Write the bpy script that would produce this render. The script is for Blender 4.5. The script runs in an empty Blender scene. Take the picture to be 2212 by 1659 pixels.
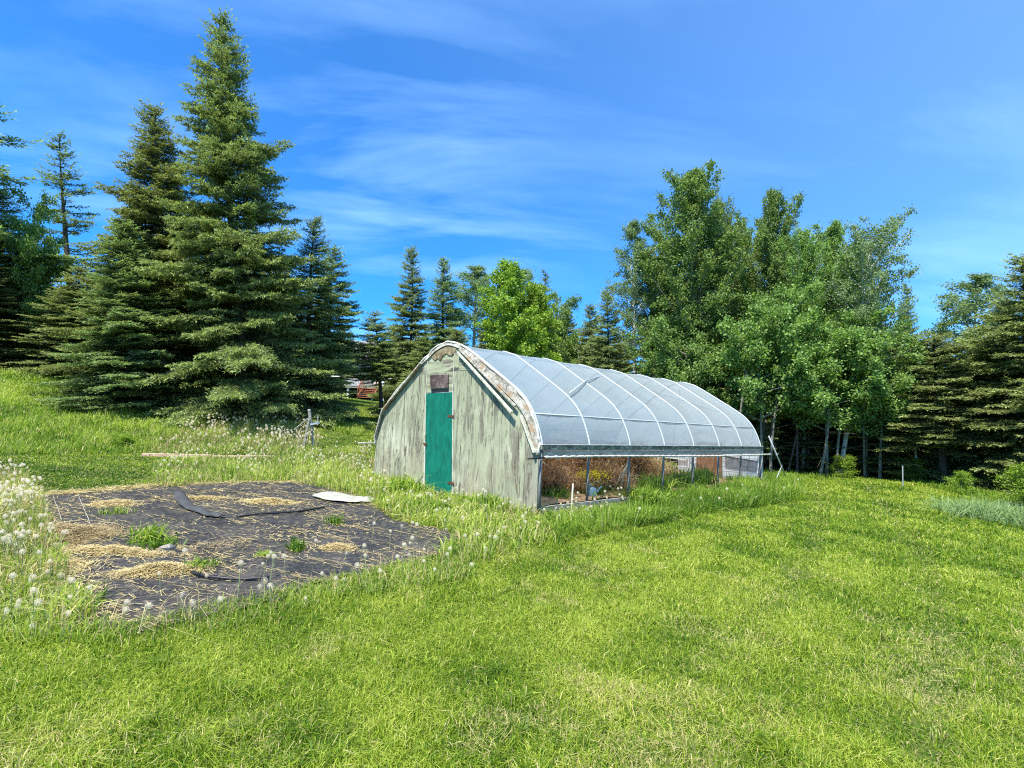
import bpy, math, random
import numpy as np
from mathutils import Vector, Matrix
R_ = math.radians
rng = np.random.default_rng(7)
random.seed(7)
S = bpy.context.scene
COL = S.collection

# ---------------------------------------------------------------- camera, world, sun, exposure
CAM = np.array([5.63239588, -6.10753852, 1.36121186])
RM = np.array([[0.6976511603, 0.0242158889, 0.7160282461],
               [0.7151681971, -0.0830077174, -0.6940058853],
               [0.0426299010, 0.9962546409, -0.0752288640]])
FP = 1174.641
cd = bpy.data.cameras.new('camera'); cam = bpy.data.objects.new('camera', cd); COL.objects.link(cam)
cd.sensor_width = 36; cd.lens = 36 * FP / 2212; cd.clip_start = 0.05; cd.clip_end = 3000
cam.matrix_world = Matrix([[*RM[0], CAM[0]], [*RM[1], CAM[1]], [*RM[2], CAM[2]], [0, 0, 0, 1]])
S.camera = cam
SUN_EL = 60.0; SUN_AZ = 168.0            # azimuth clockwise from +Y
sdir = Vector((math.sin(R_(SUN_AZ)) * math.cos(R_(SUN_EL)), math.cos(R_(SUN_AZ)) * math.cos(R_(SUN_EL)), math.sin(R_(SUN_EL))))
ld = bpy.data.lights.new('sun', 'SUN'); ld.energy = 5.0; ld.angle = R_(0.5); ld.color = (1, 0.955, 0.87)
sun = bpy.data.objects.new('sun', ld); COL.objects.link(sun); sun.location = (0, 0, 30)
sun.rotation_euler = sdir.to_track_quat('Z', 'Y').to_euler()

W = bpy.data.worlds.new('World'); S.world = W; W.use_nodes = True
nt = W.node_tree; nt.nodes.clear()
def wn(t, **k):
    n = nt.nodes.new(t)
    for a, b in k.items(): setattr(n, a, b)
    return n
L = nt.links.new
out = wn('ShaderNodeOutputWorld'); bg = wn('ShaderNodeBackground'); sky = wn('ShaderNodeTexSky')
sky.sky_type = 'NISHITA'; sky.sun_disc = False; sky.sun_elevation = R_(SUN_EL); sky.sun_rotation = R_(SUN_AZ)
sky.air_density = 1.0; sky.dust_density = 0.2; sky.ozone_density = 2.5
tc = wn('ShaderNodeTexCoord')
sep = wn('ShaderNodeSeparateXYZ'); L(tc.outputs['Generated'], sep.inputs[0])
# cloud plane coordinates: direction / (z + k), real thin cirrus high above
addz = wn('ShaderNodeMath', operation='ADD'); addz.inputs[1].default_value = 0.12; L(sep.outputs['Z'], addz.inputs[0])
mx = wn('ShaderNodeMath', operation='MAXIMUM'); mx.inputs[1].default_value = 0.05; L(addz.outputs[0], mx.inputs[0])
dx = wn('ShaderNodeMath', operation='DIVIDE'); dy = wn('ShaderNodeMath', operation='DIVIDE')
L(sep.outputs['X'], dx.inputs[0]); L(mx.outputs[0], dx.inputs[1]); L(sep.outputs['Y'], dy.inputs[0]); L(mx.outputs[0], dy.inputs[1])
cmb = wn('ShaderNodeCombineXYZ'); L(dx.outputs[0], cmb.inputs[0]); L(dy.outputs[0], cmb.inputs[1])
mr_ = wn('ShaderNodeMapping'); mr_.inputs['Rotation'].default_value = (0, 0, R_(-52)); L(cmb.outputs[0], mr_.inputs[0])
mp = wn('ShaderNodeMapping'); mp.inputs['Scale'].default_value = (0.38, 1.0, 1)
L(mr_.outputs[0], mp.inputs[0])
n1 = wn('ShaderNodeTexNoise'); n1.inputs['Scale'].default_value = 1.9; n1.inputs['Detail'].default_value = 9; n1.inputs['Roughness'].default_value = 0.56; n1.inputs['Distortion'].default_value = 0.35
L(mp.outputs[0], n1.inputs['Vector'])
n2 = wn('ShaderNodeTexNoise'); n2.inputs['Scale'].default_value = 0.55; n2.inputs['Detail'].default_value = 3
L(cmb.outputs[0], n2.inputs['Vector'])
r1 = wn('ShaderNodeMapRange'); r1.inputs[1].default_value = 0.46; r1.inputs[2].default_value = 0.72; L(n1.outputs['Fac'], r1.inputs[0])
r2 = wn('ShaderNodeMapRange'); r2.inputs[1].default_value = 0.36; r2.inputs[2].default_value = 0.68; L(n2.outputs['Fac'], r2.inputs[0])
mul = wn('ShaderNodeMath', operation='MULTIPLY'); L(r1.outputs[0], mul.inputs[0]); L(r2.outputs[0], mul.inputs[1])
# soft veil of high haze, more of it towards the right of the view (+X)
veil = wn('ShaderNodeMapRange'); veil.inputs[1].default_value = -0.75; veil.inputs[2].default_value = 0.45; veil.inputs[3].default_value = 0.12; veil.inputs[4].default_value = 0.66
L(sep.outputs['X'], veil.inputs[0])
vz = wn('ShaderNodeMath', operation='ADD'); L(mul.outputs[0], vz.inputs[0]); L(veil.outputs[0], vz.inputs[1])
vm = wn('ShaderNodeMath', operation='MULTIPLY'); vm.inputs[1].default_value = 0.50; vm.use_clamp = True; L(vz.outputs[0], vm.inputs[0])
hs = wn('ShaderNodeMixRGB', blend_type='MULTIPLY'); hs.inputs[0].default_value = 1; hs.inputs[2].default_value = (0.07, 0.70, 1.36, 1)
L(sky.outputs[0], hs.inputs[1])
mixc = wn('ShaderNodeMixRGB'); mixc.inputs[2].default_value = (4.3, 7.0, 10.8, 1)
L(vm.outputs[0], mixc.inputs[0]); L(hs.outputs[0], mixc.inputs[1])
L(mixc.outputs[0], bg.inputs[0]); bg.inputs[1].default_value = 0.098
L(bg.outputs[0], out.inputs[0])

S.view_settings.view_transform = 'Standard'; S.view_settings.look = 'None'; S.view_settings.exposure = 1.0; S.view_settings.gamma = 1
S.render.engine = 'CYCLES'
cy = S.cycles
cy.max_bounces = 8; cy.diffuse_bounces = 3; cy.glossy_bounces = 2; cy.transmission_bounces = 4; cy.transparent_max_bounces = 12
cy.caustics_reflective = False; cy.caustics_refractive = False
cy.use_denoising = False
cy.sample_clamp_indirect = 4
S.render.film_transparent = False
cy.pixel_filter_type = 'BLACKMAN_HARRIS'; cy.filter_width = 1.1

# ---------------------------------------------------------------- helpers
def ray(x, y): return RM @ np.array([(x - 1106) / FP, -(y - 829.5) / FP, -1.0])
def at(x, y, D): return CAM + ray(x, y) * D
def ground_at(x, y, it=30):              # where a sight line first meets the terrain
    r = ray(x, y); lo = 1.0; prev = None
    for D in np.geomspace(1.2, 70, 400):
        P = CAM + r * D
        if P[2] < terr(P[0], P[1]): return P
    return P
def front(s, z, off=0.0):                # a point on the front wall plane; off = metres towards the outside
    return UV * s + NF * off + np.array([0, 0, z])
UV = np.array([4.43, 0.174, 0]); UV /= np.linalg.norm(UV); NF = np.array([UV[1], -UV[0], 0])

def tag(o, label=None, cat=None, group=None, kind=None):
    if label: o['label'] = label
    if cat: o['category'] = cat
    if group: o['group'] = group
    if kind: o['kind'] = kind
    return o
def empty(name, loc=(0, 0, 0)):
    o = bpy.data.objects.new(name, None); COL.objects.link(o); o.location = [float(v) for v in loc]; o.empty_display_size = 0.2
    return o
def link(name, me, parent=None, keep=True):
    o = bpy.data.objects.new(name, me); COL.objects.link(o)
    if parent is not None:
        o.parent = parent
        if keep: o.matrix_parent_inverse = Matrix.LocRotScale(parent.location, parent.rotation_euler, parent.scale).inverted()
    return o
def mesh_arr(name, verts, tris, mat, attrs=None, smooth=False):
    verts = np.asarray(verts, np.float32).reshape(-1, 3); tris = np.asarray(tris, np.int32).reshape(-1, 3)
    me = bpy.data.meshes.new(name)
    me.vertices.add(len(verts)); me.vertices.foreach_set('co', verts.ravel())
    me.loops.add(len(tris) * 3); me.loops.foreach_set('vertex_index', tris.ravel())
    me.polygons.add(len(tris)); me.polygons.foreach_set('loop_start', np.arange(0, len(tris) * 3, 3, dtype=np.int32))
    try: me.polygons.foreach_set('loop_total', np.full(len(tris), 3, np.int32))
    except Exception: pass
    for k, v in (attrs or {}).items():
        a = me.attributes.new(k, 'FLOAT', 'POINT'); a.data.foreach_set('value', np.asarray(v, np.float32))
    me.update(calc_edges=True)
    me.polygons.foreach_set('use_smooth', np.full(len(tris), smooth))
    if mat: me.materials.append(mat)
    return me
class MB:                                 # collects boxes, tubes and sheets into one mesh
    def __init__(s): s.v = []; s.f = []; s.n = 0
    def add(s, v, f):
        v = [tuple(map(float, p)) for p in v]; s.v += v; s.f += [[i + s.n for i in q] for q in f]; s.n += len(v)
    def box(s, c, h, rot=None):           # centre, half sizes, optional 3x3
        c = np.array(c, float); vs = []
        for i in (-1, 1):
            for j in (-1, 1):
                for k in (-1, 1):
                    p = np.array([i * h[0], j * h[1], k * h[2]])
                    if rot is not None: p = rot @ p
                    vs.append(c + p)
        s.add(vs, [(0, 1, 3, 2), (4, 6, 7, 5), (0, 4, 5, 1), (2, 3, 7, 6), (0, 2, 6, 4), (1, 5, 7, 3)])
    def bar(s, a, b, w, h, up=(0, 0, 1)): # rectangular bar from a to b
        a = np.array(a, float); b = np.array(b, float); d = b - a; l = np.linalg.norm(d); d /= l
        u = np.array(up, float); x = np.cross(d, u); x /= np.linalg.norm(x) + 1e-9; y = np.cross(x, d)
        s.box((a + b) / 2, (w / 2, l / 2, h / 2), np.array([x, d, y]).T)
    def tube(s, pts, r, n=8, cap=True):
        pts = [np.array(p, float) for p in pts]; m = len(pts); rr = r if hasattr(r, '__len__') else [r] * m
        d0 = pts[1] - pts[0]; ref = np.array([0, 0, 1.0]) if abs(d0[2]) < 0.8 * np.linalg.norm(d0) else np.array([1.0, 0, 0])
        vs = []
        for i, p in enumerate(pts):
            d = pts[min(i + 1, m - 1)] - pts[max(i - 1, 0)]; d = d / (np.linalg.norm(d) + 1e-12)
            x = np.cross(d, ref); x /= np.linalg.norm(x) + 1e-12; y = np.cross(d, x)
            for k in range(n):
                t = 2 * math.pi * k / n; vs.append(p + rr[i] * (math.cos(t) * x + math.sin(t) * y))
        fs = [(i * n + k, i * n + (k + 1) % n, (i + 1) * n + (k + 1) % n, (i + 1) * n + k) for i in range(m - 1) for k in range(n)]
        if cap: fs += [tuple(range(n))[::-1], tuple((m - 1) * n + k for k in range(n))]
        s.add(vs, fs)
    def slab(s, poly, th, f3):            # polygon in (s,z) mapped by f3(s,z,off); thickness from off=th[0] to th[1]
        n = len(poly); vs = [f3(a, b, th[0]) for a, b in poly] + [f3(a, b, th[1]) for a, b in poly]
        fs = [tuple(range(n)), tuple(range(2 * n - 1, n - 1, -1))] + [(i, i + n, (i + 1) % n + n, (i + 1) % n) for i in range(n)]
        s.add(vs, fs)
    def build(s, name, mat, parent=None, smooth=False, bevel=0):
        me = bpy.data.meshes.new(name); me.from_pydata(s.v, [], s.f); me.materials.append(mat)
        if smooth: me.polygons.foreach_set('use_smooth', [True] * len(me.polygons))
        me.update(); o = link(name, me, parent)
        if bevel:
            b = o.modifiers.new('bevel', 'BEVEL'); b.width = bevel; b.segments = 1; b.limit_method = 'ANGLE'
        return o
def catmull(pts, k=6):
    P = [np.array(p, float) for p in pts]; P = [2 * P[0] - P[1]] + P + [2 * P[-1] - P[-2]]; o = []
    for i in range(1, len(P) - 2):
        for j in range(k):
            t = j / k; a, b, c, d = P[i - 1:i + 3]
            o.append(0.5 * (2 * b + (c - a) * t + (2 * a - 5 * b + 4 * c - d) * t * t + (-a + 3 * b - 3 * c + d) * t ** 3))
    o.append(P[-2]); return o
def unit(v): return v / (np.linalg.norm(v, axis=-1, keepdims=True) + 1e-9)

# cheap smooth 2-D value noise in numpy (real patchiness of the lawn, heights, terrain bumps)
_G = rng.random((64, 64))
def vnoise(x, y, sc, ox=0.0):
    x = np.asarray(x) / sc + ox + 1000; y = np.asarray(y) / sc + ox * 1.7 + 1000
    xi = np.floor(x).astype(int); yi = np.floor(y).astype(int); fx = x - xi; fy = y - yi
    fx = fx * fx * (3 - 2 * fx); fy = fy * fy * (3 - 2 * fy)
    g = lambda a, b: _G[a % 64, b % 64]
    return (g(xi, yi) * (1 - fx) + g(xi + 1, yi) * fx) * (1 - fy) + (g(xi, yi + 1) * (1 - fx) + g(xi + 1, yi + 1) * fx) * fy
def fbm(x, y, sc, ox=0.0): return 0.55 * vnoise(x, y, sc, ox) + 0.3 * vnoise(x, y, sc / 2.1, ox + 5) + 0.15 * vnoise(x, y, sc / 4.3, ox + 9)

# ---------------------------------------------------------------- terrain height (thin plate through surveyed points)
CP = []
def cp(x, y, z): CP.append((x, y, z))
def cpx(px, py, D): P = at(px, py, D); CP.append((P[0], P[1], P[2]))
for p in ((0, 0, 0), (-4.43, -.17, .1), (0, 8.4, .05), (-4.4, 8.4, .3), (-2.2, 4, .06), (5.6, -6.1, -.15), (4, -4.4, -.15), (8, -2, -.15), (2.5, -8, -.14),
          (9, -8, -.15), (5, 2, -.08), (4, 8, 0), (1.2, -4.6, -.13), (-6, -3.2, .05), (-5.5, -5.6, .0), (0, -9, -.1), (.3, 9.7, .04), (-6.1, -1.2, .1), (-2, -2, .02), (0.5,-2,-.05)): cp(*p)
for p in ((0, 985, 11.2), (0, 900, 14.8), (0, 800, 20), (200, 860, 19), (400, 893, 18.5), (300, 975, 14.0), (600, 925, 17.5), (600, 978, 14.2), (750, 942, 18),
          (780, 905, 26), (780, 864, 46), (1760, 1022, 19.7), (1900, 1016, 25), (2212, 1078, 14.5), (-600, 700, 24), (-300, 760, 21), (-700, 900, 12), (2050, 1046, 17.5), (2500, 1150, 12), (1300, 925, 40), (0, 760, 40), (400, 820, 50), (1700, 960, 50), (2300, 970, 50), (3200, 1000, 40)): cpx(*p)
CP = np.array(CP)
def _U(r2): return np.where(r2 > 1e-12, 0.5 * r2 * np.log(r2 + 1e-12), 0)
_n = len(CP); _K = _U(((CP[:, None, :2] - CP[None, :, :2]) ** 2).sum(-1)) + np.eye(_n) * .8
_P = np.c_[np.ones(_n), CP[:, :2]]; _A = np.block([[_K, _P], [_P.T, np.zeros((3, 3))]])
_w = np.linalg.solve(_A, np.r_[CP[:, 2], 0, 0, 0])
def terr(x, y):
    x = np.asarray(x, float); y = np.asarray(y, float); sh = x.shape; x = x.ravel(); y = y.ravel()
    dx_ = x - CAM[0]; dy_ = y - CAM[1]; r = np.hypot(dx_, dy_); q = np.minimum(1, 58 / np.maximum(r, 1e-6))
    xx = CAM[0] + dx_ * q; yy = CAM[1] + dy_ * q
    z = _w[_n] + _w[_n + 1] * xx + _w[_n + 2] * yy
    for i in range(_n): z = z + _w[i] * _U((xx - CP[i, 0]) ** 2 + (yy - CP[i, 1]) ** 2)
    z = z + (fbm(xx, yy, 3.1, 3) - .5) * .035 * np.clip((r - 3) / 8, 0.25, 1)
    z = np.clip(z, -1.5, 7)
    return z.reshape(sh) if sh else float(z[0])

# ---------------------------------------------------------------- materials
def mat(name):
    m = bpy.data.materials.new(name); m.use_nodes = True; m.node_tree.nodes.clear(); return m
class NT:
    def __init__(s, m): s.t = m.node_tree
    def n(s, t, ins=None, **k):
        n = s.t.nodes.new('ShaderNode' + t)
        for a, b in k.items(): setattr(n, a, b)
        for a, b in (ins or {}).items():
            if hasattr(b, 'is_output') or hasattr(b, 'links') : s.t.links.new(b, n.inputs[a])
            else: n.inputs[a].default_value = b
        return n
    def ramp(s, fac, stops):
        n = s.t.nodes.new('ShaderNodeValToRGB'); e = n.color_ramp.elements
        while len(e) > 1: e.remove(e[-1])
        e[0].position = stops[0][0]; e[0].color = (*stops[0][1], 1)
        for p, c in stops[1:]: q = e.new(p); q.color = (*c, 1)
        s.t.links.new(fac, n.inputs[0]); return n.outputs[0]
    def mix(s, f, a, b, bt='MIX'):
        n = s.t.nodes.new('ShaderNodeMixRGB'); n.blend_type = bt
        for i, v in ((0, f), (1, a), (2, b)):
            if hasattr(v, 'links'): s.t.links.new(v, n.inputs[i])
            else: n.inputs[i].default_value = v if i == 0 else (*v, 1)
        return n.outputs[0]
    def coord(s, scale=(1, 1, 1), kind='Object'):
        tc = s.n('TexCoord'); mp = s.n('Mapping', {'Vector': tc.outputs[kind], 'Scale': scale}); return mp.outputs[0]
    def noise(s, vec, sc, det=4, rough=.55, dist=0):
        return s.n('TexNoise', {'Vector': vec, 'Scale': sc, 'Detail': det, 'Roughness': rough, 'Distortion': dist}).outputs['Fac']
    def mr(s, v, a, b, c=0., d=1.):
        return s.n('MapRange', {0: v, 1: a, 2: b, 3: c, 4: d}).outputs[0]
    def out(s, sh): o = s.n('OutputMaterial'); s.t.links.new(sh, o.inputs[0])
    def pbr(s, col, rough=.8, bump=None, bs=.3, bd=.01, spec=.3, **k):
        p = s.n('BsdfPrincipled', {'Roughness': rough, 'Specular IOR Level': spec})
        if hasattr(col, 'links'): s.t.links.new(col, p.inputs['Base Color'])
        else: p.inputs['Base Color'].default_value = (*col, 1)
        if bump is not None:
            b = s.n('Bump', {'Height': bump, 'Strength': bs, 'Distance': bd}); s.t.links.new(b.outputs[0], p.inputs['Normal'])
        for a, v in k.items(): p.inputs[a].default_value = v
        return p.outputs[0]
def leafmat(name, stops, trans=.35, rough=.55, objvar=.25, spec=.25, dry=None, tmul=(1.15, 1.25, .6)):
    m = mat(name); t = NT(m)
    a = t.n('Attribute', attribute_name='tint').outputs['Fac']
    col = t.ramp(a, stops)
    oi = t.n('ObjectInfo').outputs['Random']
    if objvar:
        v = t.mr(oi, 0, 1, 1 - objvar, 1 + objvar)
        hv = .008 if name != 'spruce_needles' else .014
        hsv = t.n('HueSaturation', {'Hue': .5, 'Saturation': 1., 'Value': v, 'Color': col})
        h = t.mr(oi, 0, 1, .5 - hv, .5 + hv); t.t.links.new(h, hsv.inputs['Hue']); col = hsv.outputs[0]
    if dry:
        d = t.n('Attribute', attribute_name='dry').outputs['Fac']; col = t.mix(d, col, dry)
    p = t.pbr(col, rough, spec=spec)
    tc_ = t.mix(1.0, col, tmul, 'MULTIPLY')
    tr = t.n('BsdfTranslucent', {'Color': tc_}).outputs[0]
    mx_ = t.n('MixShader', {0: trans, 1: p, 2: tr}).outputs[0]; t.out(mx_); return m
def simple(name, col, rough=.8, var=.0, sc=8, metal=0., spec=.3, bs=.2):
    m = mat(name); t = NT(m)
    if var:
        n = t.noise(t.coord(), sc, 5, .6); c = t.ramp(n, [(.3, tuple(x * (1 - var) for x in col)), (.7, tuple(min(1, x * (1 + var)) for x in col))])
        sh = t.pbr(c, rough, n, bs, .01, spec, Metallic=metal)
    else: sh = t.pbr(col, rough, spec=spec, Metallic=metal)
    t.out(sh); return m
M = {}
M['grass'] = leafmat('grass_blade', [(0, (.050, .12, .010)), (.35, (.135, .235, .016)), (.65, (.27, .36, .026)), (1, (.46, .51, .09))], .40, .5, 0, .25, dry=(.62, .52, .25))
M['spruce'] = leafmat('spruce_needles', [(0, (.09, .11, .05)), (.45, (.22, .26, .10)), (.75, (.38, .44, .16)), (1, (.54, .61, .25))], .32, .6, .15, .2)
M['bluespruce'] = leafmat('bluish_spruce_needles', [(0, (.09, .12, .055)), (.45, (.20, .27, .11)), (.75, (.34, .45, .19)), (1, (.48, .61, .29))], .32, .6, .12, .2)
M['aspen'] = leafmat('aspen_leaves', [(0, (.085, .145, .040)), (.5, (.18, .28, .070)), (1, (.34, .46, .13))], .42, .5, .2, .25)
M['lime'] = leafmat('bright_green_leaves', [(0, (.12, .19, .02)), (.5, (.23, .34, .04)), (1, (.40, .50, .08))], .45, .5, .12, .25)
M['birch'] = leafmat('birch_leaves', [(0, (.10, .16, .06)), (.5, (.20, .29, .12)), (1, (.34, .44, .20))], .42, .5, .15, .25)
M['weed'] = leafmat('weed_leaves', [(0, (.07, .15, .015)), (.5, (.19, .30, .03)), (1, (.42, .50, .09))], .38, .5, 0, .25, dry=(.60, .50, .26))
M['silver'] = leafmat('silvery_grass', [(0, (.10, .20, .05)), (1, (.36, .46, .19))], .3, .5, 0, .4)
M['straw'] = leafmat('straw', [(0, (.27, .20, .11)), (.5, (.46, .36, .17)), (1, (.70, .58, .28))], .2, .6, 0, .3, tmul=(1, .9, .6))
M['drybrush'] = leafmat('dead_brush', [(0, (.16, .085, .04)), (.5, (.52, .30, .14)), (1, (.90, .70, .38))], .3, .7, .15, .2, tmul=(1, .8, .5))
M['pappus'] = leafmat('dandelion_fluff', [(0, (.80, .70, .50)), (1, (.97, .90, .74))], .5, .8, 0, .1, tmul=(1, 1, 1))
M['yellow'] = leafmat('yellow_petals', [(0, (.60, .42, .01)), (1, (.85, .70, .03))], .3, .6, 0, .2, tmul=(1, 1, .6))
M['stem'] = simple('flower_stem', (.26, .30, .12), .6)
m = mat('soil'); t = NT(m); c = t.coord(); n = t.noise(c, 6, 6, .65); g = t.noise(c, .5, 4)
col = t.ramp(n, [(.3, (.04, .055, .010)), (.55, (.09, .12, .018)), (.75, (.15, .18, .035))])
t.out(t.pbr(col, .95, n, .6, .03)); M['ground'] = m
def bark(name, c1, c2, band=False):
    m = mat(name); t = NT(m); c = t.coord((1, 1, 3.5 if band else .5)); n = t.noise(c, 9 if band else 14, 6, .7)
    col = t.ramp(n, [(.32, c1), (.55 if band else .7, c2)]); t.out(t.pbr(col, .85, n, .7, .02)); return m
M['bark'] = bark('spruce_bark', (.035, .028, .022), (.14, .115, .09)); M['birchbark'] = bark('birch_bark', (.08, .07, .06), (.62, .60, .54), True)
M['aspenbark'] = bark('aspen_bark', (.09, .09, .07), (.26, .26, .20))
# --- painted plywood
def plywood(name, vert=True, base=(.27, .295, .18)):
    m = mat(name); t = NT(m)
    v1 = t.coord((3.4, 3.4, .42) if vert else (.5, .5, 3.4)); v0 = t.coord()
    big = t.noise(v0, 1.5, 5, .6, .4); fib = t.noise(v1, 3.2, 8, .68, .8); fine = t.noise(v1, 11, 6, .7, .5)
    c = t.ramp(big, [(.3, tuple(x * .78 for x in base)), (.5, base), (.72, (.44, .455, .32))])
    c = t.mix(t.mr(fine, .35, .7, 0, .55), c, (.42, .42, .30))
    grey = t.mr(fib, .49, .545, 0, 1)
    wear = t.mr(t.noise(v0, .9, 4, .6), .36, .58, .35, 1)
    w = t.n('Math', {0: grey, 1: wear}, operation='MULTIPLY').outputs[0]
    c = t.mix(w, c, (.155, .145, .105))
    crack = t.mr(t.noise(v1, 3.4, 7, .75, 1.6), .575, .61, 0, .95)
    c = t.mix(crack, c, (.07, .06, .045))
    vor = t.n('TexVoronoi', {'Vector': t.coord((1, 1, .6)), 'Scale': 3.6}).outputs['Distance']
    kn = t.mr(vor, .06, .14, .8, 0); c = t.mix(kn, c, (.17, .13, .085))
    # damp brown stain near the ground
    sep_ = t.n('SeparateXYZ', {0: v0}).outputs['Z']; st = t.n('Math', {0: t.mr(sep_, .1, 1.0, .55, 0), 1: t.mr(t.noise(v0, 1.8, 4), .4, .65)}, operation='MULTIPLY').outputs[0]
    c = t.mix(st, c, (.33, .26, .17))
    hgt = t.n('Math', {0: fine, 1: crack}, operation='SUBTRACT').outputs[0]
    t.out(t.pbr(c, .85, hgt, .55, .012)); return m
M['ply'] = plywood('green_painted_plywood'); M['plyh'] = plywood('green_painted_plywood_crosswise', False, (.28, .31, .18))
def weathered(name, a, b, d, sc=6, rust=None, dirn=(1, 1, 1), thr=.5):
    m = mat(name); t = NT(m); v = t.coord(dirn); n = t.noise(v, sc, 8, .72, .6); n2 = t.noise(v, sc * 2.6, 6, .7, 1.)
    c = t.ramp(n, [(thr - .12, a), (thr, b), (thr + .14, d)])
    c = t.mix(t.mr(n2, .56, .68, 0, .8), c, tuple(x * .4 for x in a))
    if rust: c = t.mix(t.mr(t.noise(v, sc * .5, 5, .65), .53, .60, 0, .9), c, rust)
    t.out(t.pbr(c, .8, n, .6, .015)); return m
M['chipped'] = weathered('chipped_white_paint', (.15, .13, .09), (.34, .32, .27), (.55, .54, .47), 9, (.30, .20, .11), (1, 1, 1), .49)
M['greywood'] = weathered('grey_weathered_wood', (.13, .125, .10), (.26, .25, .21), (.46, .44, .40), 7, None, (3, .6, 3))
M['oldboard'] = weathered('mossy_old_board', (.08, .08, .055), (.20, .19, .14), (.46, .44, .38), 10, None, (2.5, .9, 2.5), .52)
M['lath'] = weathered('pale_lath', (.30, .30, .22), (.46, .46, .36), (.62, .61, .52), 8, None, (4, 4, 1))
M['plank'] = weathered('bed_plank', (.36, .22, .14), (.55, .38, .26), (.72, .56, .42), 6, None, (1, 1, 4))
M['trim'] = weathered('whitish_plastic_edge', (.34, .32, .27), (.52, .50, .44), (.68, .66, .60), 8)
m = mat('teal_door_paint'); t = NT(m); v = t.coord((2.5, 2.5, .9)); n = t.noise(v, 4, 7, .65, .5); f = t.noise(t.coord((9, 9, .8)), 6, 5)
c = t.ramp(n, [(.3, (.0, .075, .048)), (.52, (.002, .135, .086)), (.75, (.006, .19, .125))]); c = t.mix(t.mr(f, .5, .8, 0, .35), c, (.0, .10, .065))
t.out(t.pbr(c, .55, f, .25, .006, .3)); M['teal'] = m
M['rust'] = simple('rusty_iron', (.12, .055, .03), .7, .5, 30, .3)
M['ventboard'] = weathered('dark_vent_board', (.035, .026, .022), (.085, .06, .05), (.19, .15, .13), 5)
M['galv'] = simple('galvanised_steel', (.50, .52, .53), .42, .12, 12, .55, .5)
M['postgrey'] = simple('dull_grey_post', (.17, .17, .155), .7, .25, 9, .2)
M['white_tube'] = simple('white_hoop_tube', (.42, .46, .47), .4, .03, 5)
M['whitewood'] = simple('white_siding', (.80, .80, .79), .6, .05, 6)
M['whitepale'] = simple('white_plastic_sheet', (.33, .32, .26), .6, .25, 9)
M['black'] = simple('black_pipe', (.02, .02, .022), .45, .2, 20)
M['wire'] = simple('dark_wire', (.10, .10, .10), .6)
M['brownply'] = weathered('brown_plywood', (.22, .11, .055), (.34, .18, .09), (.46, .27, .15), 5, None, (4, 4, .5))
M['shade'] = simple('painted_roof_shade', (.26, .26, .27), .7, .3, 10)  # grey stands in for the roof's shadow on the end wall
M['bluegrey'] = simple('blue_grey_plastic', (.24, .36, .40), .4, .1, 8)
M['purple'] = weathered('faded_purple_board', (.24, .19, .20), (.40, .34, .37), (.55, .50, .52), 6, None, (1, 1, 6))
M['twig'] = simple('dead_stalk', (.42, .36, .26), .8, .2, 20)
M['redwood'] = simple('red_stained_wood', (.30, .105, .05), .7, .2, 10)
M['roofing'] = simple('grey_shingles', (.20, .195, .185), .9, .25, 30)
M['glass'] = simple('house_window_glass', (.03, .04, .05), .08, 0, 1, 0, .8)
M['stone'] = simple('grey_stone', (.26, .23, .20), .9, .3, 12)
# greenhouse film: part see-through, part milky, with a soft sheen
def film(name, tfac=.22, colr=(.36, .45, .48)):
    m = mat(name); t = NT(m); v = t.coord(); n = t.noise(t.coord((1, .6, 1)), .9, 3, .5, .6)
    dirt = t.noise(v, 5, 5, .6)
    wv = t.n('Mapping', {'Vector': t.n('Mapping', {'Vector': v, 'Rotation': (.9, 0, 0)}).outputs[0], 'Scale': (1, 1, 7)}).outputs[0]; n_w = t.noise(wv, 1.6, 4, .55, .3)
    hh_ = t.n('Math', {0: n, 1: t.n('Math', {0: n_w, 1: t.mr(t.noise(v, .8, 2), .45, .65, 0, .6)}, operation='MULTIPLY').outputs[0]}, operation='ADD').outputs[0]
    b = t.n('Bump', {'Height': hh_, 'Strength': .6, 'Distance': .05}).outputs[0]
    p = t.n('BsdfPrincipled', {'Base Color': (*colr, 1), 'Roughness': .24, 'Specular IOR Level': .55, 'Normal': b}).outputs[0]
    tr = t.n('BsdfTranslucent', {'Color': (.66, .74, .77, 1)}).outputs[0]
    s1 = t.n('MixShader', {0: .5, 1: p, 2: tr}).outputs[0]
    tp = t.n('BsdfTransparent', {'Color': (.93, .96, .97, 1)}).outputs[0]
    f = t.mr(dirt, .3, .7, tfac * .8, tfac * 1.25)
    t.out(t.n('MixShader', {0: f, 1: s1, 2: tp}).outputs[0]); return m
M['film'] = film('milky_greenhouse_film', .23)
# woven black ground cloth: dusty, with faded threads and dry debris
m = mat('black_landscape_fabric'); t = NT(m); v = t.coord()
n = t.noise(v, 1.7, 6, .65, .5); n2 = t.noise(v, 14, 6, .7); n3 = t.noise(v, 60, 3, .6)
c = t.ramp(n, [(.3, (.012, .012, .011)), (.5, (.024, .023, .021)), (.72, (.062, .054, .042))])
c = t.mix(t.mr(t.noise(v, .9, 5, .6),   .48, .68, 0, .30), c, (.10, .085, .065)); c = t.mix(t.mr(n2, .52, .68, 0, .65), c, (.20, .165, .12)); c = t.mix(t.mr(n3, .62, .72, 0, .55), c, (.36, .32, .27))
wr = t.n('TexNoise', {'Vector': t.n('Mapping', {'Vector': t.n('Mapping', {'Vector': v, 'Rotation': (0, 0, -1.2)}).outputs[0], 'Scale': (1.4, 9, 1)}).outputs[0], 'Scale': 1.6, 'Detail': 5, 'Distortion': .5}).outputs['Fac']
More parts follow.
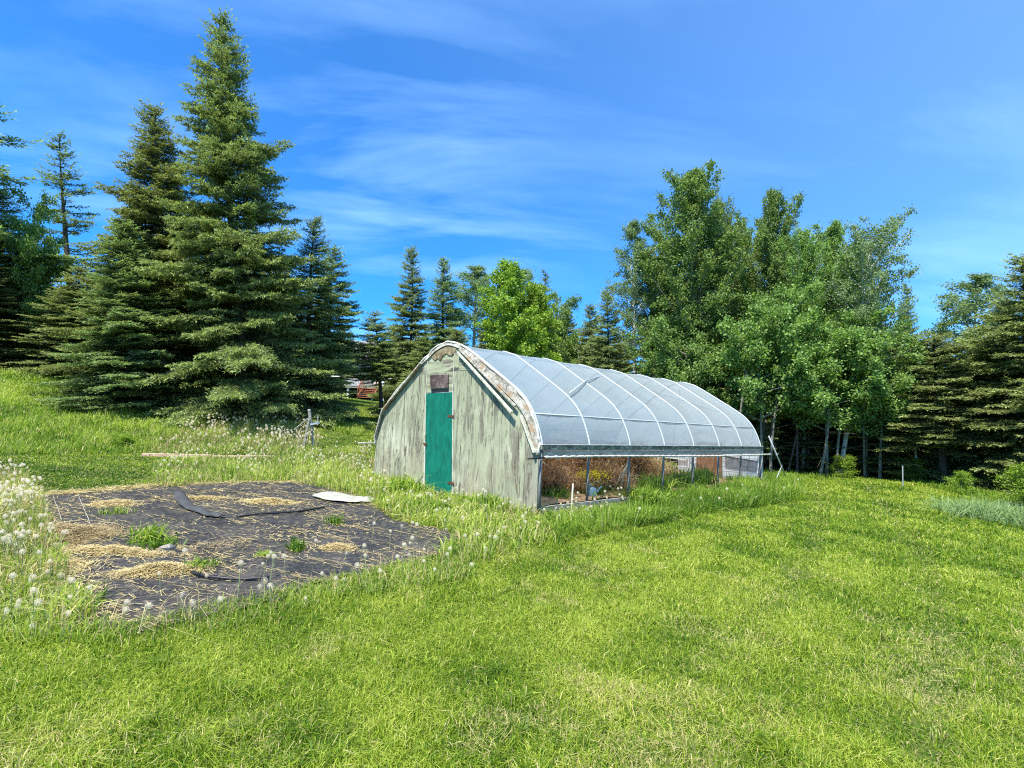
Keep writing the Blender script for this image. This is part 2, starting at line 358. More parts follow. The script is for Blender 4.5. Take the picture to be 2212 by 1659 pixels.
t.out(t.pbr(c, .55, wr, 1., .06, .4)); M['fabric'] = m
m = mat('reddish_mulch'); t = NT(m); v = t.coord(); n = t.noise(v, 7, 7, .7, 1); 
t.out(t.pbr(t.ramp(n, [(.32, (.22, .11, .045)), (.5, (.60, .33, .15)), (.7, (.85, .62, .36))]), .9, n, .8, .04)); M['mulch'] = m

# ---------------------------------------------------------------- ground sheet
def grid_ground():
    # polar grid around the camera so it is fine near and reaches the horizon
    rad = np.concatenate([np.linspace(.15, 14, 70), np.linspace(14.3, 60, 90), np.geomspace(62, 900, 14)]); th = np.linspace(0, 2 * np.pi, 241)[:-1]
    Rr, T = np.meshgrid(rad, th, indexing='ij'); X = CAM[0] + Rr * np.cos(T); Y = CAM[1] + Rr * np.sin(T); Z = terr(X, Y)
    V = np.stack([X, Y, Z], -1).reshape(-1, 3); a, b = Rr.shape; i = np.arange(a - 1)[:, None] * b; j = np.arange(b)[None]; jn = (j + 1) % b
    q = np.stack([i + j, i + b + j, i + b + jn, i + jn], -1).reshape(-1, 4)
    tris = np.concatenate([q[:, [0, 1, 2]], q[:, [0, 2, 3]]])
    V = np.vstack([V, [CAM[0], CAM[1], terr(CAM[0], CAM[1])]]); c0 = len(V) - 1
    tris = np.vstack([tris, np.stack([np.full(b, c0), np.arange(b), (np.arange(b) + 1) % b], -1)])
    return link('ground', mesh_arr('ground', V, tris, M['ground'], smooth=True))
tag(grid_ground(), 'grassy ground rising to a hill at the left', kind='structure')

# ---------------------------------------------------------------- greenhouse
GL = 8.4; SP = 1.2
OUT = [(0.0, .93), (.012, 1.09), (-.017, 1.217), (-.129, 1.489), (-.292, 1.73), (-.536, 1.942), (-1.108, 2.295), (-1.737, 2.662), (-1.969, 2.755), (-2.275, 2.82), (-2.618, 2.743),
       (-2.861, 2.597), (-3.181, 2.38), (-3.858, 1.894), (-4.198, 1.60), (-4.40, 1.25), (-4.47, .92), (-4.48, .84)]
OC = catmull(OUT, 5)
gh = empty('greenhouse', (0, 0, 0)); tag(gh, 'arched greenhouse with peeling pale green plywood front, teal door and milky plastic roof', 'greenhouse')
def skew(x): return .039 * x
def roof():
    ys = np.linspace(-.02, GL, 8 * 7 * 2 + 1); n = len(OC); V = []
    cx = -2.25; 
    for j, y in enumerate(ys):
        k = (y / SP) % 1; sag = .026 * math.sin(math.pi * min(max(k, 0), 1)) ** 1.2 * (1 if y > 0 else 0)
        for i, p in enumerate(OC):
            tx = OC[min(i + 1, n - 1)] - OC[max(i - 1, 0)]; nn = np.array([tx[1], -tx[0]]); nn /= np.linalg.norm(nn)
            if nn @ (p - np.array([cx, .8])) < 0: nn = -nn
            e = math.sin(math.pi * i / (n - 1)) ** .5
            wr = ((vnoise(i * .5 + y * 1.1, y * 2.3 - i * .3, 1.0, 4) - .5) * .022 + (vnoise(i * 1.1 + y * 5.2, y * 1.3 - i * .25, 1.0, 9) - .5) * .020) * e
            q = p - nn * (sag * e + .004) + nn * wr * math.sin(math.pi * k)
            yy = y + (skew(p[0]) if y < 1e-6 else skew(p[0]) * max(0, 1 - y / 1.2))
            V.append((q[0], yy, q[1]))
    F = []
    for j in range(len(ys) - 1):
        for i in range(n - 1): F.append((j * n + i, j * n + i + 1, (j + 1) * n + i + 1, (j + 1) * n + i))
    b = MB(); b.add(V, F); return b
ro = roof().build('plastic_cover', M['film'], gh, smooth=True); ro['label'] = 'milky translucent plastic stretched over the hoops'
for k in range(8):                                   # hoops with their legs
    y = k * SP + (.03 if k == 0 else 0) - (.03 if k == 7 else 0)
    pts = [(p[0] * .996 - .002, y + (skew(p[0]) if k == 0 else 0), p[1] - .010) for p in OC]
    b = MB(); b.tube(pts, .017, 8); b.build('hoop', M['white_tube'], gh, smooth=True)
    for sx in (0, 1):
        x = -.004 if sx == 0 else -4.46; yy = y + (skew(x) if k == 0 else 0)
        b = MB(); b.tube([(x, yy, terr(x, yy) - .1), (x, yy, 1.02 if not sx else .95)], .024 if k else .028, 10)
        b.build('side_post', M['postgrey'], gh, smooth=True)
# purlins: lengthwise tubes touching the hoops
b = MB(); b.tube([(-.175, y, 1.555 + .0 * y) for y in np.linspace(.05, GL, 8)], .013, 8); b.build('purlin', M['white_tube'], gh, smooth=True)
b = MB(); b.tube([(-2.27, y, 2.77) for y in np.linspace(.0, GL, 8)], .014, 8); b.build('purlin', M['white_tube'], gh, smooth=True)
b = MB(); b.tube([(-4.35, y, 1.3) for y in np.linspace(.0, GL, 8)], .014, 8); b.build('purlin', M['white_tube'], gh, smooth=True)
b = MB(); b.tube([(-.46, 1.2, 1.955), (-1.05, 2.4, 2.30), (-1.55, 3.6, 2.52)], .014, 8); b.build('diagonal_brace', M['white_tube'], gh, smooth=True)
b = MB(); b.tube([(-1.3, 4.8, 2.36), (-.55, 7.2, 1.90)], .013, 8); b.build('diagonal_brace', M['white_tube'], gh, smooth=True)
# eave boards
b = MB()
for a0, a1 in ((-.02, 3.6), (3.603, 6.0), (6.003, GL + .03)): b.bar((.045, a0, 1.045 + .0 * a0), (.045, a1, 1.045), .035, .075)
o = b.build('eave_board', M['oldboard'], gh, bevel=.004); o['label'] = 'dark mossy eave board under the plastic edge'
b = MB(); b.bar((.05, -.02, 1.088), (.05, GL + .03, 1.088), .05, .012); b.build('batten', M['trim'], gh)
b = MB(); b.bar((.024, .05, .945), (.024, GL, .945), .012, .085); M['curtain'] = weathered('dusty_plastic_skirt', (.22, .21, .17), (.33, .32, .27), (.46, .44, .38), 5, None, (3, .5, 3)); o = b.build('side_curtain', M['curtain'], gh)
pts = []; 
for i in range(140):
    y = .02 + i * (GL + .45 - .02) / 139; pts.append((.085 + .006 * math.sin(y * 3), y, .893 + .012 * math.sin(y * .75 + .4) - .006 * y / 3 + .003 * math.sin(y * 31)))
b = MB(); b.tube(pts, [.019 + .005 * math.sin(i * 1.9) * (1 if i < 90 else .3) for i in range(140)], 10); o = b.build('roll_bar', M['trim'], gh, smooth=True); o['label'] = 'white plastic rolled round a long pipe'
b = MB(); b.tube([(.085, -.34, .882), (.085, .03, .895)], .014, 8); b.build('roll_bar_end', M['black'], gh, smooth=True)
b = MB(); P0 = front(-4.47, .865, 0); b.tube([P0 + NF * .42, P0 + NF * -.02], .012, 8); b.tube([(-4.52, 0, .87), (-4.52, GL, .9)], .02, 8); b.build('roll_bar', M['trim'], gh, smooth=True)
b = MB(); b.bar((-4.50, -.1, 1.0), (-4.50, GL, 1.04), .035, .095); b.build('eave_board', M['oldboard'], gh)
# base boards
b = MB(); b.bar((.02, .03, .07), (.02, GL, .09), .04, .17); b.build('base_board', M['greywood'], gh, bevel=.004)
b = MB(); b.bar((-4.47, .0, .18), (-4.47, GL, .4), .04, .3); b.build('base_board', M['greywood'], gh)
# wire netting in the side opening
b = MB()
for y in np.arange(.1, GL, .1): b.bar((-.035, y, .12), (-.035, y, .95), .0022, .0022, (0, 1, 0))
for z in np.arange(.18, .95, .1): b.bar((-.035, .05, z), (-.035, GL, z), .0022, .0022)
b.build('wire_netting', M['wire'], gh)
# corner post and slanted bracing rope
b = MB(); b.tube([(-.0 + .055, -.04, 0), (.055, -.04, .86)], .022, 8); b.build('corner_post', M['postgrey'], gh, smooth=True)
# --- front wall panels, following the arch
def arch_z(s):                             # roof height under the rim at front coordinate s
    xs = np.array([p[0] for p in OC[::-1]]); zs = np.array([p[1] for p in OC[::-1]]); o_ = np.argsort(xs); return float(np.interp(s, xs[o_], zs[o_]))
def panel(s0, s1, z0, z1=None, inset=.035, s0b=None, s1b=None):
    s0b = s0 if s0b is None else s0b; s1b = s1 if s1b is None else s1b
    top = []
    for s in np.linspace(s1, s0, 22):
        z = arch_z(s) - inset; top.append((s, min(z, z1) if z1 else z))
    return [(s0b, z0), (s1b, z0)] + top
f3 = lambda s, z, o_: front(s, z, o_)
b = MB(); b.slab(panel(-4.43, -2.84, -.05, s1b=-2.70, s0b=-4.50), (0, .018), f3); o = b.build('wall_panel', M['ply'], gh)
b = MB(); b.slab(panel(-2.075, -1.0, -.08, 2.285, s0b=-1.945), (0, .018), f3); b.build('wall_panel', M['ply'], gh)
b = MB(); b.slab(panel(-.997, -.285, -.08), (.001, .019), f3); b.build('wall_panel', M['ply'], gh)
b = MB(); b.slab(panel(-.282, -.012, -.08), (-.004, .013), f3); o = b.build('wall_panel', plywood('bleached_plywood', True, (.24, .25, .185)), gh); o['label'] = 'grey weathered end strip of the front wall'
b = MB(); b.slab([(-2.84, 1.90), (-2.075, 1.92)] + [(s, arch_z(s) - .05) for s in np.linspace(-2.075, -2.84, 12)], (.002, .020), f3); b.build('wall_panel', M['plyh'], gh)
b = MB(); b.slab([(-2.07, 2.29), (-1.16, 2.29)] + [(s, arch_z(s) - .04) for s in np.linspace(-1.18, -2.07, 12)], (.004, .026), f3); b.build('wall_panel', M['plyh'], gh)
b = MB(); b.slab([(-2.835, -.02), (-2.08, -.04), (-2.08, 1.90), (-2.835, 1.90)], (-.05, -.03), f3); b.build('door_frame', M['black'], gh)
b = MB(); b.slab([(-2.0815, 1.9), (-2.064, 1.9), (-2.064, 2.70), (-2.0815, 2.71)], (.02, .031), f3); b.build('seam_strip', M['lath'], gh)
b = MB(); b.slab([(-2.858, 1.9), (-2.838, 1.9), (-2.838, 2.54), (-2.858, 2.52)], (.02, .031), f3); b.build('seam_strip', M['lath'], gh)
b = MB(); b.slab([(-2.76, .0), (-2.715, .0), (-2.84, 1.90), (-2.862, 1.9)], (.012, .034), f3); b.slab([(-1.945, -.02), (-1.92, -.02), (-2.055, 1.90), (-2.078, 1.90)], (.012, .030), f3); b.build('door_jamb', M['lath'], gh)
b = MB(); b.slab([(-2.705, .03), (-1.955, .0), (-2.083, 1.903), (-2.834, 1.880)], (.004, .034), f3); door = b.build('door', M['teal'], gh, bevel=.003); door['label'] = 'tall narrow teal painted door'
for s, z in ((-2.075, 1.47), (-1.985, .30)):
    b = MB(); b.slab([(s - .09, z - .018), (s + .07, z - .022), (s + .07, z + .022), (s - .09, z + .018)], (.034, .041), f3); b.build('hinge', M['rust'], door)
b = MB(); b.slab([(-2.82, .93), (-2.72, .925), (-2.72, .955), (-2.82, .965)], (.036, .05), f3); b.tube([front(-2.735, .97, .05), front(-2.742, 1.02, .07), front(-2.748, 1.09, .07), front(-2.752, 1.13, .045)], .006, 6)
b.tube([front(-2.73, .93, .05), front(-2.735, .88, .055)], .009, 6); b.build('latch', M['rust'], door)
b = MB(); b.slab([(-2.70, 1.965), (-2.19, 1.985), (-2.205, 2.225), (-2.735, 2.225)], (.027, .045), f3); vent = b.build('vent_flap', M['ventboard'], gh, bevel=.003); vent['label'] = 'dark brown hinged vent board above the door'
b = MB(); b.slab([(-2.69, 1.895), (-2.19, 1.905), (-2.19, 1.962), (-2.69, 1.955)], (.021, .024), f3); b.build('vent_slot', M['black'], gh)
# gable rim: chipped board following the arch, wider on the right shoulder
def rim_w(s):
    t_ = np.interp(s, [-4.5, -4.2, -3, -2.75, -2.3, -1.95, -1.7, -1.1, -.6, -.3, -.1, 0], [.045, .055, .055, .075, .06, .06, .08, .15, .17, .16, .13, .11]); return float(t_)
V = []; F = []; n = len(OC)
for i, p in enumerate(OC):
    tx = OC[min(i + 1, n - 1)] - OC[max(i - 1, 0)]; nn = np.array([tx[1], -tx[0]]); nn /= np.linalg.norm(nn)
    if nn @ (p - np.array([-2.25, .8])) < 0: nn = -nn
    w_ = rim_w(p[0]) * (1 if p[1] > 1.0 or p[0] < -1 else .5)
    a = p + nn * .0; c = p - nn * w_
    V += [front(a[0], a[1], .035), front(c[0], c[1], .052), front(c[0], c[1], .022), front(a[0], a[1], -.02)]
for i in range(n - 1):
    for k in range(4): F.append((i * 4 + k, i * 4 + (k + 1) % 4, (i + 1) * 4 + (k + 1) % 4, (i + 1) * 4 + k))
b = MB(); b.add(V, F); o = b.build('gable_rim', M['chipped'], gh); o['label'] = 'chipped white and brown rim board along the front arch'
b = MB(); b.tube([front(p[0], p[1] + .004, .03 + .01 * math.sin(i * .9)) for i, p in enumerate(OC)], [.020 + .004 * math.sin(i * 1.7) for i in range(n)], 8); o = b.build('gable_edge_roll', M['trim'], gh, smooth=True)
# battens lying on the rim (right shoulder) - loose ends hang clear of the wall
b = MB(); b.bar(front(-1.93, 2.60, .07), front(-.50, 1.56, .125), .034, .05, NF); b.build('loose_lath', M['lath'], gh, bevel=.003)
b = MB(); b.bar(front(-1.90, 2.655, .065), front(-.46, 1.66, .09), .03, .035, NF); b.build('loose_lath', M['chipped'], gh, bevel=.003)
b = MB(); b.bar(front(-.36, 1.52, .06), front(-.04, .955, .075), .03, .06, NF); b.build('loose_lath', M['lath'], gh, bevel=.003)
b = MB(); b.bar(front(-3.0, 2.465, .07), front(-4.20, 1.545, .08), .035, .05, NF); b.bar(front(-4.20, 1.545, .08), front(-4.44, 1.0, .06), .035, .04, NF); b.build('gable_lath', M['chipped'], gh, bevel=.003)
# torn brown lining under the ridge
b = MB(); pts = [(-2.72, 2.56), (-2.62, 2.50), (-2.55, 2.54), (-2.46, 2.49), (-2.40, 2.57), (-2.31, 2.62), (-2.24, 2.58), (-2.15, 2.56), (-2.06, 2.62), (-2.02, 2.70), (-2.27, 2.765), (-2.6, 2.67)]
b.slab(pts, (.021, .036), f3); b.build('torn_lining', weathered('torn_brown_lining', (.10, .075, .04), (.22, .17, .09), (.36, .31, .20), 9), gh)
# far end wall, seen from the inside
YE = GL - .02
pe = lambda x, z, o_: np.array([x, YE - o_, z])
b = MB()
ew = [(s, min(arch_z(s) - .03, 9)) for s in np.linspace(-.02, -4.42, 40)]
b.slab([(-4.42, 0), (-2.9, 0), (-2.9, 0.95), (-2.30, .95), (-2.30, 0), (-.02, 0)] + ew, (-.02, 0), pe)
far = b.build('end_wall', M['whitewood'], gh); far['label'] = 'white boarded far end wall'
b = MB()
for z in np.arange(.12, .95, .13):
    ss = [s for s in np.linspace(-4.4, -.04, 120) if arch_z(s) - .06 > z]
    if ss: b.bar((min(ss), YE - .008, z), (max(ss), YE - .004, z), .008, .012)
b.build('siding_ridge', M['whitewood'], gh)
b = MB(); b.slab([(-1.72, .1), (-1.0, .1), (-1.0, 1.12), (-1.72, 1.12)], (.02, .05), pe); b.build('end_door', M['brownply'], gh)
b = MB(); b.slab([(-.90, .48), (-.08, .44), (-.08, .70), (-.90, .76)], (.02, .04), pe); b.build('end_shade_panel', M['shade'], gh)  # dark sheet put in as the roof's shadow on the end wall
for q0, q1 in (((-.92, YE - .04, .80), (-.05, YE - .04, .73)), ((-1.95, YE - .04, .0), (-1.95, YE - .04, 1.2)), ((-2.9, YE - .07, .62), (-1.98, YE - .07, .60))):
    b = MB(); b.bar(q0, q1, .04, .05, (0, 1, 0)); b.build('end_frame', M['whitewood'], gh)
b = MB(); b.box((-.0, GL + .03, .45), (.045, .03, .55)); b.build('corner_post', M['trim'], gh)

# soil bed inside
xs = np.linspace(-4.35, -.08, 30); ys = np.linspace(.08, 8.3, 50); X, Y = np.meshgrid(xs, ys, indexing='ij')
Z = terr(X, Y) + .05 + .13 * fbm(X, Y, 1.1, 2) + .30 * np.exp(-((X + 2.2) / 1.2) ** 2) * np.clip((6.2 - Y) / 2.5, 0, 1)
i = (np.arange(29)[:, None] * 50 + np.arange(49)[None]).ravel(); q = np.stack([i, i + 50, i + 51, i + 1], -1)
tag(link('mulch_bed', mesh_arr('mulch_bed', np.stack([X, Y, Z], -1), np.vstack([q[:, [0, 1, 2]], q[:, [0, 2, 3]]]), M['mulch'], smooth=True)), 'reddish brown mulch covering the floor inside the greenhouse', kind='structure')

# diagonal pole frame at the far corner
pf = empty('pole_brace', (.25, 9.65, terr(.25, 9.65))); tag(pf, 'pale metal pole leaning by the far corner of the greenhouse, propped by a short leg', 'pole brace')
A = np.array([.085, 8.72, 1.36]); B_ = np.array([.27, 9.72, terr(.27, 9.72) - .02])
b = MB(); b.tube([A, B_], .019, 10); b.build('pole', M['galv'], pf, smooth=True)
mid = A + (B_ - A) * .60; G = np.array([.20, 8.72, terr(.2, 8.72)])
b = MB(); b.tube([mid + (mid - G) * .06, G], .014, 8); b.build('prop_leg', M['galv'], pf, smooth=True)
b = MB(); b.tube([A + (B_ - A) * .36 - np.array([0, 0, .02]), A + (B_ - A) * .36 + np.array([0.02, 0, .02])], .03, 8); b.build('clamp', M['galv'], pf)

# ---------------------------------------------------------------- vegetation generators
def frame_perp(d):                       # two unit vectors perpendicular to each row of d
    ref = np.where(np.abs(d[:, 2:3]) < .9, np.array([[0, 0, 1.]]), np.array([[1., 0, 0]])); a = unit(np.cross(d, ref)); return a, np.cross(a, d)
def spikes(base, dirn, length, width, tint, flat=.55):      # thin triangles, one per row
    sd = unit(np.cross(dirn, np.array([[0, 0, 1.]]) + rng.normal(0, flat, (len(base), 3))))
    V = np.stack([base - sd * width[:, None] / 2, base + sd * width[:, None] / 2, base + dirn * length[:, None]], 1).reshape(-1, 3)
    return V, np.arange(len(V)).reshape(-1, 3), np.repeat(tint, 3)
def cat(parts):
    V = []; F = []; T = []; n = 0
    for v, f, t in parts: V.append(v); F.append(f + n); T.append(t); n += len(v)
    return np.concatenate(V), np.concatenate(F), np.concatenate(T)
def spruce_mesh(name, H=12., R=2.6, sparse=0., droop=.28, power=.85, skirt=.02, fm='spruce', seed=0, lowbare=0., nsz=1., gapp=.06):
    """trunk along +Z from 0 to H; boughs in loose whorls with side twigs carrying needle tufts"""
    global rng
    keep = rng; rng = np.random.default_rng(100 + seed)
    tr = MB(); bend = rng.normal(0, .05, 2)
    tp = [(bend[0] * math.sin(z / H * 3) * 1.2, bend[1] * math.sin(z / H * 2.5) * 1.2, z) for z in np.linspace(-.3, H * .985, 14)]
    tr.tube(tp, [max(.012, .0135 * H * (1 - (i / 13.)) ** .9) for i in range(14)], 8)
    TB = []; TD = []; TL = []; TI = []                     # twigs
    z = max(skirt * H, .15) + lowbare * H; sect = rng.uniform(.8, 1.15, 9); 
    while z < H * .985:
        t = z / H; nb = rng.integers(6, 9) if rng.random() > sparse * .4 else rng.integers(3, 5)
        a0 = rng.random() * 6.28
        for k in range(nb):
            if rng.random() < gapp + sparse * .3: continue
            az = a0 + k * 6.283 / nb + rng.normal(0, .18)
            lump = sect[int((az % 6.283) / 6.283 * 8.99)]
            Lb = R * ((1 - t) ** power) * lump * rng.uniform(.5, 1.15) * (1 if t > .06 else .92) + .10
            if rng.random() < .06: Lb *= 1.22
            if lowbare and t < lowbare + .05: Lb *= .5
            ns = 12; s = np.linspace(0, 1, ns); d = np.array([math.cos(az), math.sin(az)])
            up0 = .55 * t ** 1.5 + .05 + rng.normal(0, .05); dr = droop * (1 - t * .75) * rng.uniform(.45, 1.5)
            zz = z + rng.normal(0, .13) + Lb * (up0 * s - dr * 1.9 * s ** 1.6 * (1 - .42 * s ** 2) )
            bow = rng.normal(0, .16) * Lb * s ** 2
            P = np.stack([d[0] * Lb * s - d[1] * bow, d[1] * Lb * s + d[0] * bow, zz], -1)
            tr.tube(P[::3], [.012 + .007 * Lb, .009 + .004 * Lb, .007, .004], 4, cap=False)
            # side twigs, both sides, longest in the outer middle
            st = np.arange(.14 if Lb > .8 else .05, .99, .075 / max(Lb, .35)); st = st + rng.normal(0, .01, len(st))
            for sg in (-1, 1):
                ss = np.clip(st + rng.uniform(-.02, .02, len(st)), .02, .99); m_ = len(ss)
                bp = np.stack([np.interp(ss, s, P[:, j]) for j in range(3)], -1)
                td = unit(np.stack([np.interp(ss + .04, s, P[:, j]) - np.interp(ss - .04, s, P[:, j]) for j in range(3)], -1))
                side = unit(np.cross(td, np.array([[0, 0, 1.]]))) * sg
                tl = Lb * .36 * (np.minimum(1, ss * 2.4)) * (1.05 - ss) ** .75 * rng.uniform(.55, 1.2, m_) + .07
                tl = np.minimum(tl, .75); td2 = unit(td * .75 + side * .85 + np.stack([rng.normal(0, .1, m_), rng.normal(0, .1, m_), rng.normal(-.14, .20, m_)], -1))
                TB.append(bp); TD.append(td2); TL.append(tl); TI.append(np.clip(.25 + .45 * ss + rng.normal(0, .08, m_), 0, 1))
                # secondary twigs
                for fr in (.45, .75):
                    ok = tl > .22; 
                    if ok.any():
                        b2 = bp[ok] + td2[ok] * (tl[ok] * fr)[:, None]; mm = ok.sum()
                        for s3 in (-1, 1):
                            sd2 = unit(np.cross(td2[ok], np.array([[0, 0, 1.]]))) * s3
                            TB.append(b2); TD.append(unit(td2[ok] * .8 + sd2 * .7 + rng.normal(0, .12, (mm, 3)) + np.array([[0, 0, -.08]]))); TL.append(tl[ok] * .42 * rng.uniform(.7, 1.2, mm)); TI.append(np.clip(.35 + .45 * ss[ok], 0, 1))
            # leading tip
            TB.append(P[-3:-2]); TD.append(unit(P[-1:] - P[-3:-2] + np.array([[0, 0, .03]]))); TL.append(np.array([.3])); TI.append(np.array([.8]))
        z += rng.uniform(.15, .27) * (1 + sparse * 1.1) * (0.7 + .6 * (1 - t)) * max(1., H / 14)
    TB.append(np.array([[0, 0, H * .96]])); TD.append(np.array([[0, 0, 1.]])); TL.append(np.array([H * .05])); TI.append(np.array([.5]))
    TB = np.concatenate(TB); TD = np.concatenate(TD); TL = np.concatenate(TL); TI = np.concatenate(TI)
    cnt = np.maximum(2, (TL / (.024 * nsz)).astype(int)); idx = np.repeat(np.arange(len(TL)), cnt); N = len(idx)
    u = rng.random(N); base = TB[idx] + TD[idx] * (TL[idx] * u)[:, None]; base[:, 2] -= .10 * (TL[idx] * u) ** 2 * 2
    a, c = frame_perp(TD[idx]); th = rng.random(N) * 6.283
    dirn = unit(TD[idx] * .75 + (a * np.cos(th)[:, None] + c * np.sin(th)[:, None]) * .75 + np.array([[0, 0, .12]]))
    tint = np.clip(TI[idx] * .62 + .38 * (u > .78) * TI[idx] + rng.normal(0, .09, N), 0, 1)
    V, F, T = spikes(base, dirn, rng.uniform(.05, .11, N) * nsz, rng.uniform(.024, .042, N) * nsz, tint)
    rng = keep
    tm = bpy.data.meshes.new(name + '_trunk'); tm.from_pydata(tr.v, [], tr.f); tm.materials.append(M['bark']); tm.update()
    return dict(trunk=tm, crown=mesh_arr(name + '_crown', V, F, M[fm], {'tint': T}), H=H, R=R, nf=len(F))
def leaf_quads(base, dirn, nrm, length, width, tint):
    sd = unit(np.cross(dirn, nrm)); m = base + dirn * (length * .45)[:, None]
    V = np.stack([base, m + sd * width[:, None] / 2, base + dirn * length[:, None], m - sd * width[:, None] / 2], 1).reshape(-1, 3)
    i = np.arange(len(base))[:, None] * 4; F = np.concatenate([i + [[0, 1, 2]], i + [[0, 2, 3]]]); return V, F, np.repeat(tint, 4)
def broad_mesh(name, H=12., R=2.4, bare=.25, fm='aspen', bm='aspenbark', seed=0, n_limb=46, leaves=26000, lsz=.085, shape='col', lean=0., rise=.7, stems=1):
    rg = np.random.default_rng(300 + seed); tr = MB(); CL = []                       # CL = leaf cluster centres
    for sidx in range(stems):
        off = np.array([0., 0.]) if stems == 1 else rg.normal(0, .28, 2) * (R * .4)
        ld_ = np.array([lean + (rg.normal(0, .08) if stems > 1 else 0), rg.normal(0, .03)]); Hs = H * (1 if sidx == 0 else rg.uniform(.62, .93))
        zs = np.linspace(0, 1, 16); wob = rg.normal(0, .05, 2)
        T3 = np.stack([off[0] + ld_[0] * Hs * zs ** 1.3 + wob[0] * np.sin(zs * 7) * Hs * .06, off[1] + ld_[1] * Hs * zs ** 1.3 + wob[1] * np.sin(zs * 6) * Hs * .06, zs * Hs - .2 * (zs == 0)], -1)
        r0 = .0095 * H / math.sqrt(stems) + .01
        tr.tube(T3, [max(.008, r0 * (1 - q) ** .8) for q in zs], 8)
        for k in range(int(n_limb / stems)):
            t = bare + (1 - bare) * ((k + rg.random()) / (n_limb / stems)) ** .9; t = min(t, .985)
            az = k * 2.4 + rg.normal(0, .4); e = (t - bare) / (1 - bare)
            if shape == 'col': env = R * (.42 + .78 * math.sin(math.pi * min(1, e * .85 + .12))) * (1 - e ** 2.2 * .82)
            elif shape == 'cone': env = R * (1.08 * (1 - e) ** .75 + .08)
            else: env = R * math.sqrt(max(.06, 1 - (2 * e * .95 - .75) ** 2 / 1.6))
            Lb = env * rg.uniform(.6, 1.2) / math.sqrt(stems) ** .6; ris = rise * rg.uniform(.6, 1.3) + .25 * e
            b0 = np.array([np.interp(t, zs, T3[:, j]) for j in range(3)]); d = np.array([math.cos(az), math.sin(az), ris]); d /= np.linalg.norm(d[:2])
            s = np.linspace(0, 1, 7)[:, None]; P = b0 + d * Lb * s + np.array([0, 0, -.12 * Lb]) * s ** 2 + rg.normal(0, .03, (7, 3)) * Lb * s
            tr.tube(P, [.010 + .012 * Lb * (1 - q) for q in np.linspace(0, 1, 7)], 5, cap=False)
            ns = max(4, int(Lb / .16))
            for j in range(ns):
                u = .15 + .85 * (j + rg.random()) / ns; p0 = np.array([np.interp(u, np.linspace(0, 1, 7), P[:, q]) for q in range(3)])
                dd = unit(d * .5 + rg.normal(0, .75, 3) + np.array([0, 0, .25])); l2 = Lb * .38 * (1.15 - u) * rg.uniform(.6, 1.3) + .16; p1 = p0 + dd * l2
                if Lb > .7: tr.tube([p0, p1], [.008, .003], 3, cap=False)
                for q in (.35, .7, 1.): CL.append(p0 + (p1 - p0) * q)
    CL = np.array(CL); per = max(3, int(leaves / len(CL))); N = per * len(CL); w = rg.random(len(CL)) * .8 + .4
    idx = np.repeat(np.arange(len(CL)), per); kp = rg.random(N) < w[idx]; idx = idx[kp]; N = len(idx)
    base = CL[idx] + rg.normal(0, .105, (N, 3)) * np.array([[1, 1, .8]])
    dirn = unit(rg.normal(0, 1, (N, 3)) + np.array([[0, 0, -.55]])); nrm = unit(rg.normal(0, .8, (N, 3)) + np.array([[0, 0, .6]]))
    tl = np.clip(.45 + (w[idx] - .8) * .4 + rg.normal(0, .18, N), 0, 1)
    V, F, T = leaf_quads(base, dirn, nrm, rg.uniform(.7, 1.25, N) * lsz, rg.uniform(.6, .95, N) * lsz, tl)
    tm = bpy.data.meshes.new(name + '_trunk'); tm.from_pydata(tr.v, [], tr.f); tm.materials.append(M[bm]); tm.update()
    return dict(trunk=tm, crown=mesh_arr(name + '_crown', V, F, M[fm], {'tint': T}), H=H, R=R, nf=len(F))
def place_tree(proto, name, tip, bx, D, r, label, cat='tree', group=None, rz=None, parts=('trunk', 'crown'), zoff=0., lean=1.):
    """tip = where the top shows, bx = where the foot shows, D = distance along the view, r = crown radius in metres"""
    T = at(tip[0], tip[1], D); y0 = 900
    P = at(bx, 900, D); z = terr(P[0], P[1]) + zoff; Hh = T[2] - z
    o = empty(name, (P[0], P[1], z)); sc = (r / proto['R'], r / proto['R'], Hh / proto['H']); o.scale = sc
    hx = (T[0] - P[0]) * lean; hy = (T[1] - P[1]) * lean
    q = Vector((0, 0, 1)).rotation_difference(Vector((hx, hy, Hh)).normalized())
    rz = rng.random() * 6.28 if rz is None else rz
    o.rotation_mode = 'QUATERNION'; o.rotation_quaternion = q @ Matrix.Rotation(rz, 3, 'Z').to_quaternion()
    for k in parts:
        c = bpy.data.objects.new(k, proto[k]); COL.objects.link(c); c.parent = o
    tag(o, label, cat, group); return o

PR = {}
PR['big'] = spruce_mesh('great_spruce', 14, 3.0, 0, .26, .80, .015, 'spruce', 1, nsz=1.05)
PR['mid'] = spruce_mesh('spruce', 10, 2.4, 0, .30, .85, .015, 'spruce', 2)
PR['blue'] = spruce_mesh('blue_spruce', 11, 2.3, .05, .22, .9, .015, 'bluespruce', 3)
PR['thin'] = spruce_mesh('thin_spruce', 10, 1.7, .8, .16, .75, .06, 'bluespruce', 4, lowbare=.1)
PR['dark'] = spruce_mesh('dark_spruce', 10, 2.5, .05, .30, .72, .02, 'spruce', 5, nsz=1.25)
PR['open'] = spruce_mesh('open_spruce', 9, 2.4, .2, .34, .6, .02, 'spruce', 6, lowbare=.12, nsz=1.2)
PR['high'] = spruce_mesh('high_crowned_spruce', 10, 2.2, .1, .30, .7, .02, 'bluespruce', 7, lowbare=.26, nsz=1.15)
PR['vhigh'] = spruce_mesh('very_high_crowned_spruce', 10, 2.0, .1, .25, .6, .02, 'spruce', 9, lowbare=.36, nsz=1.2)
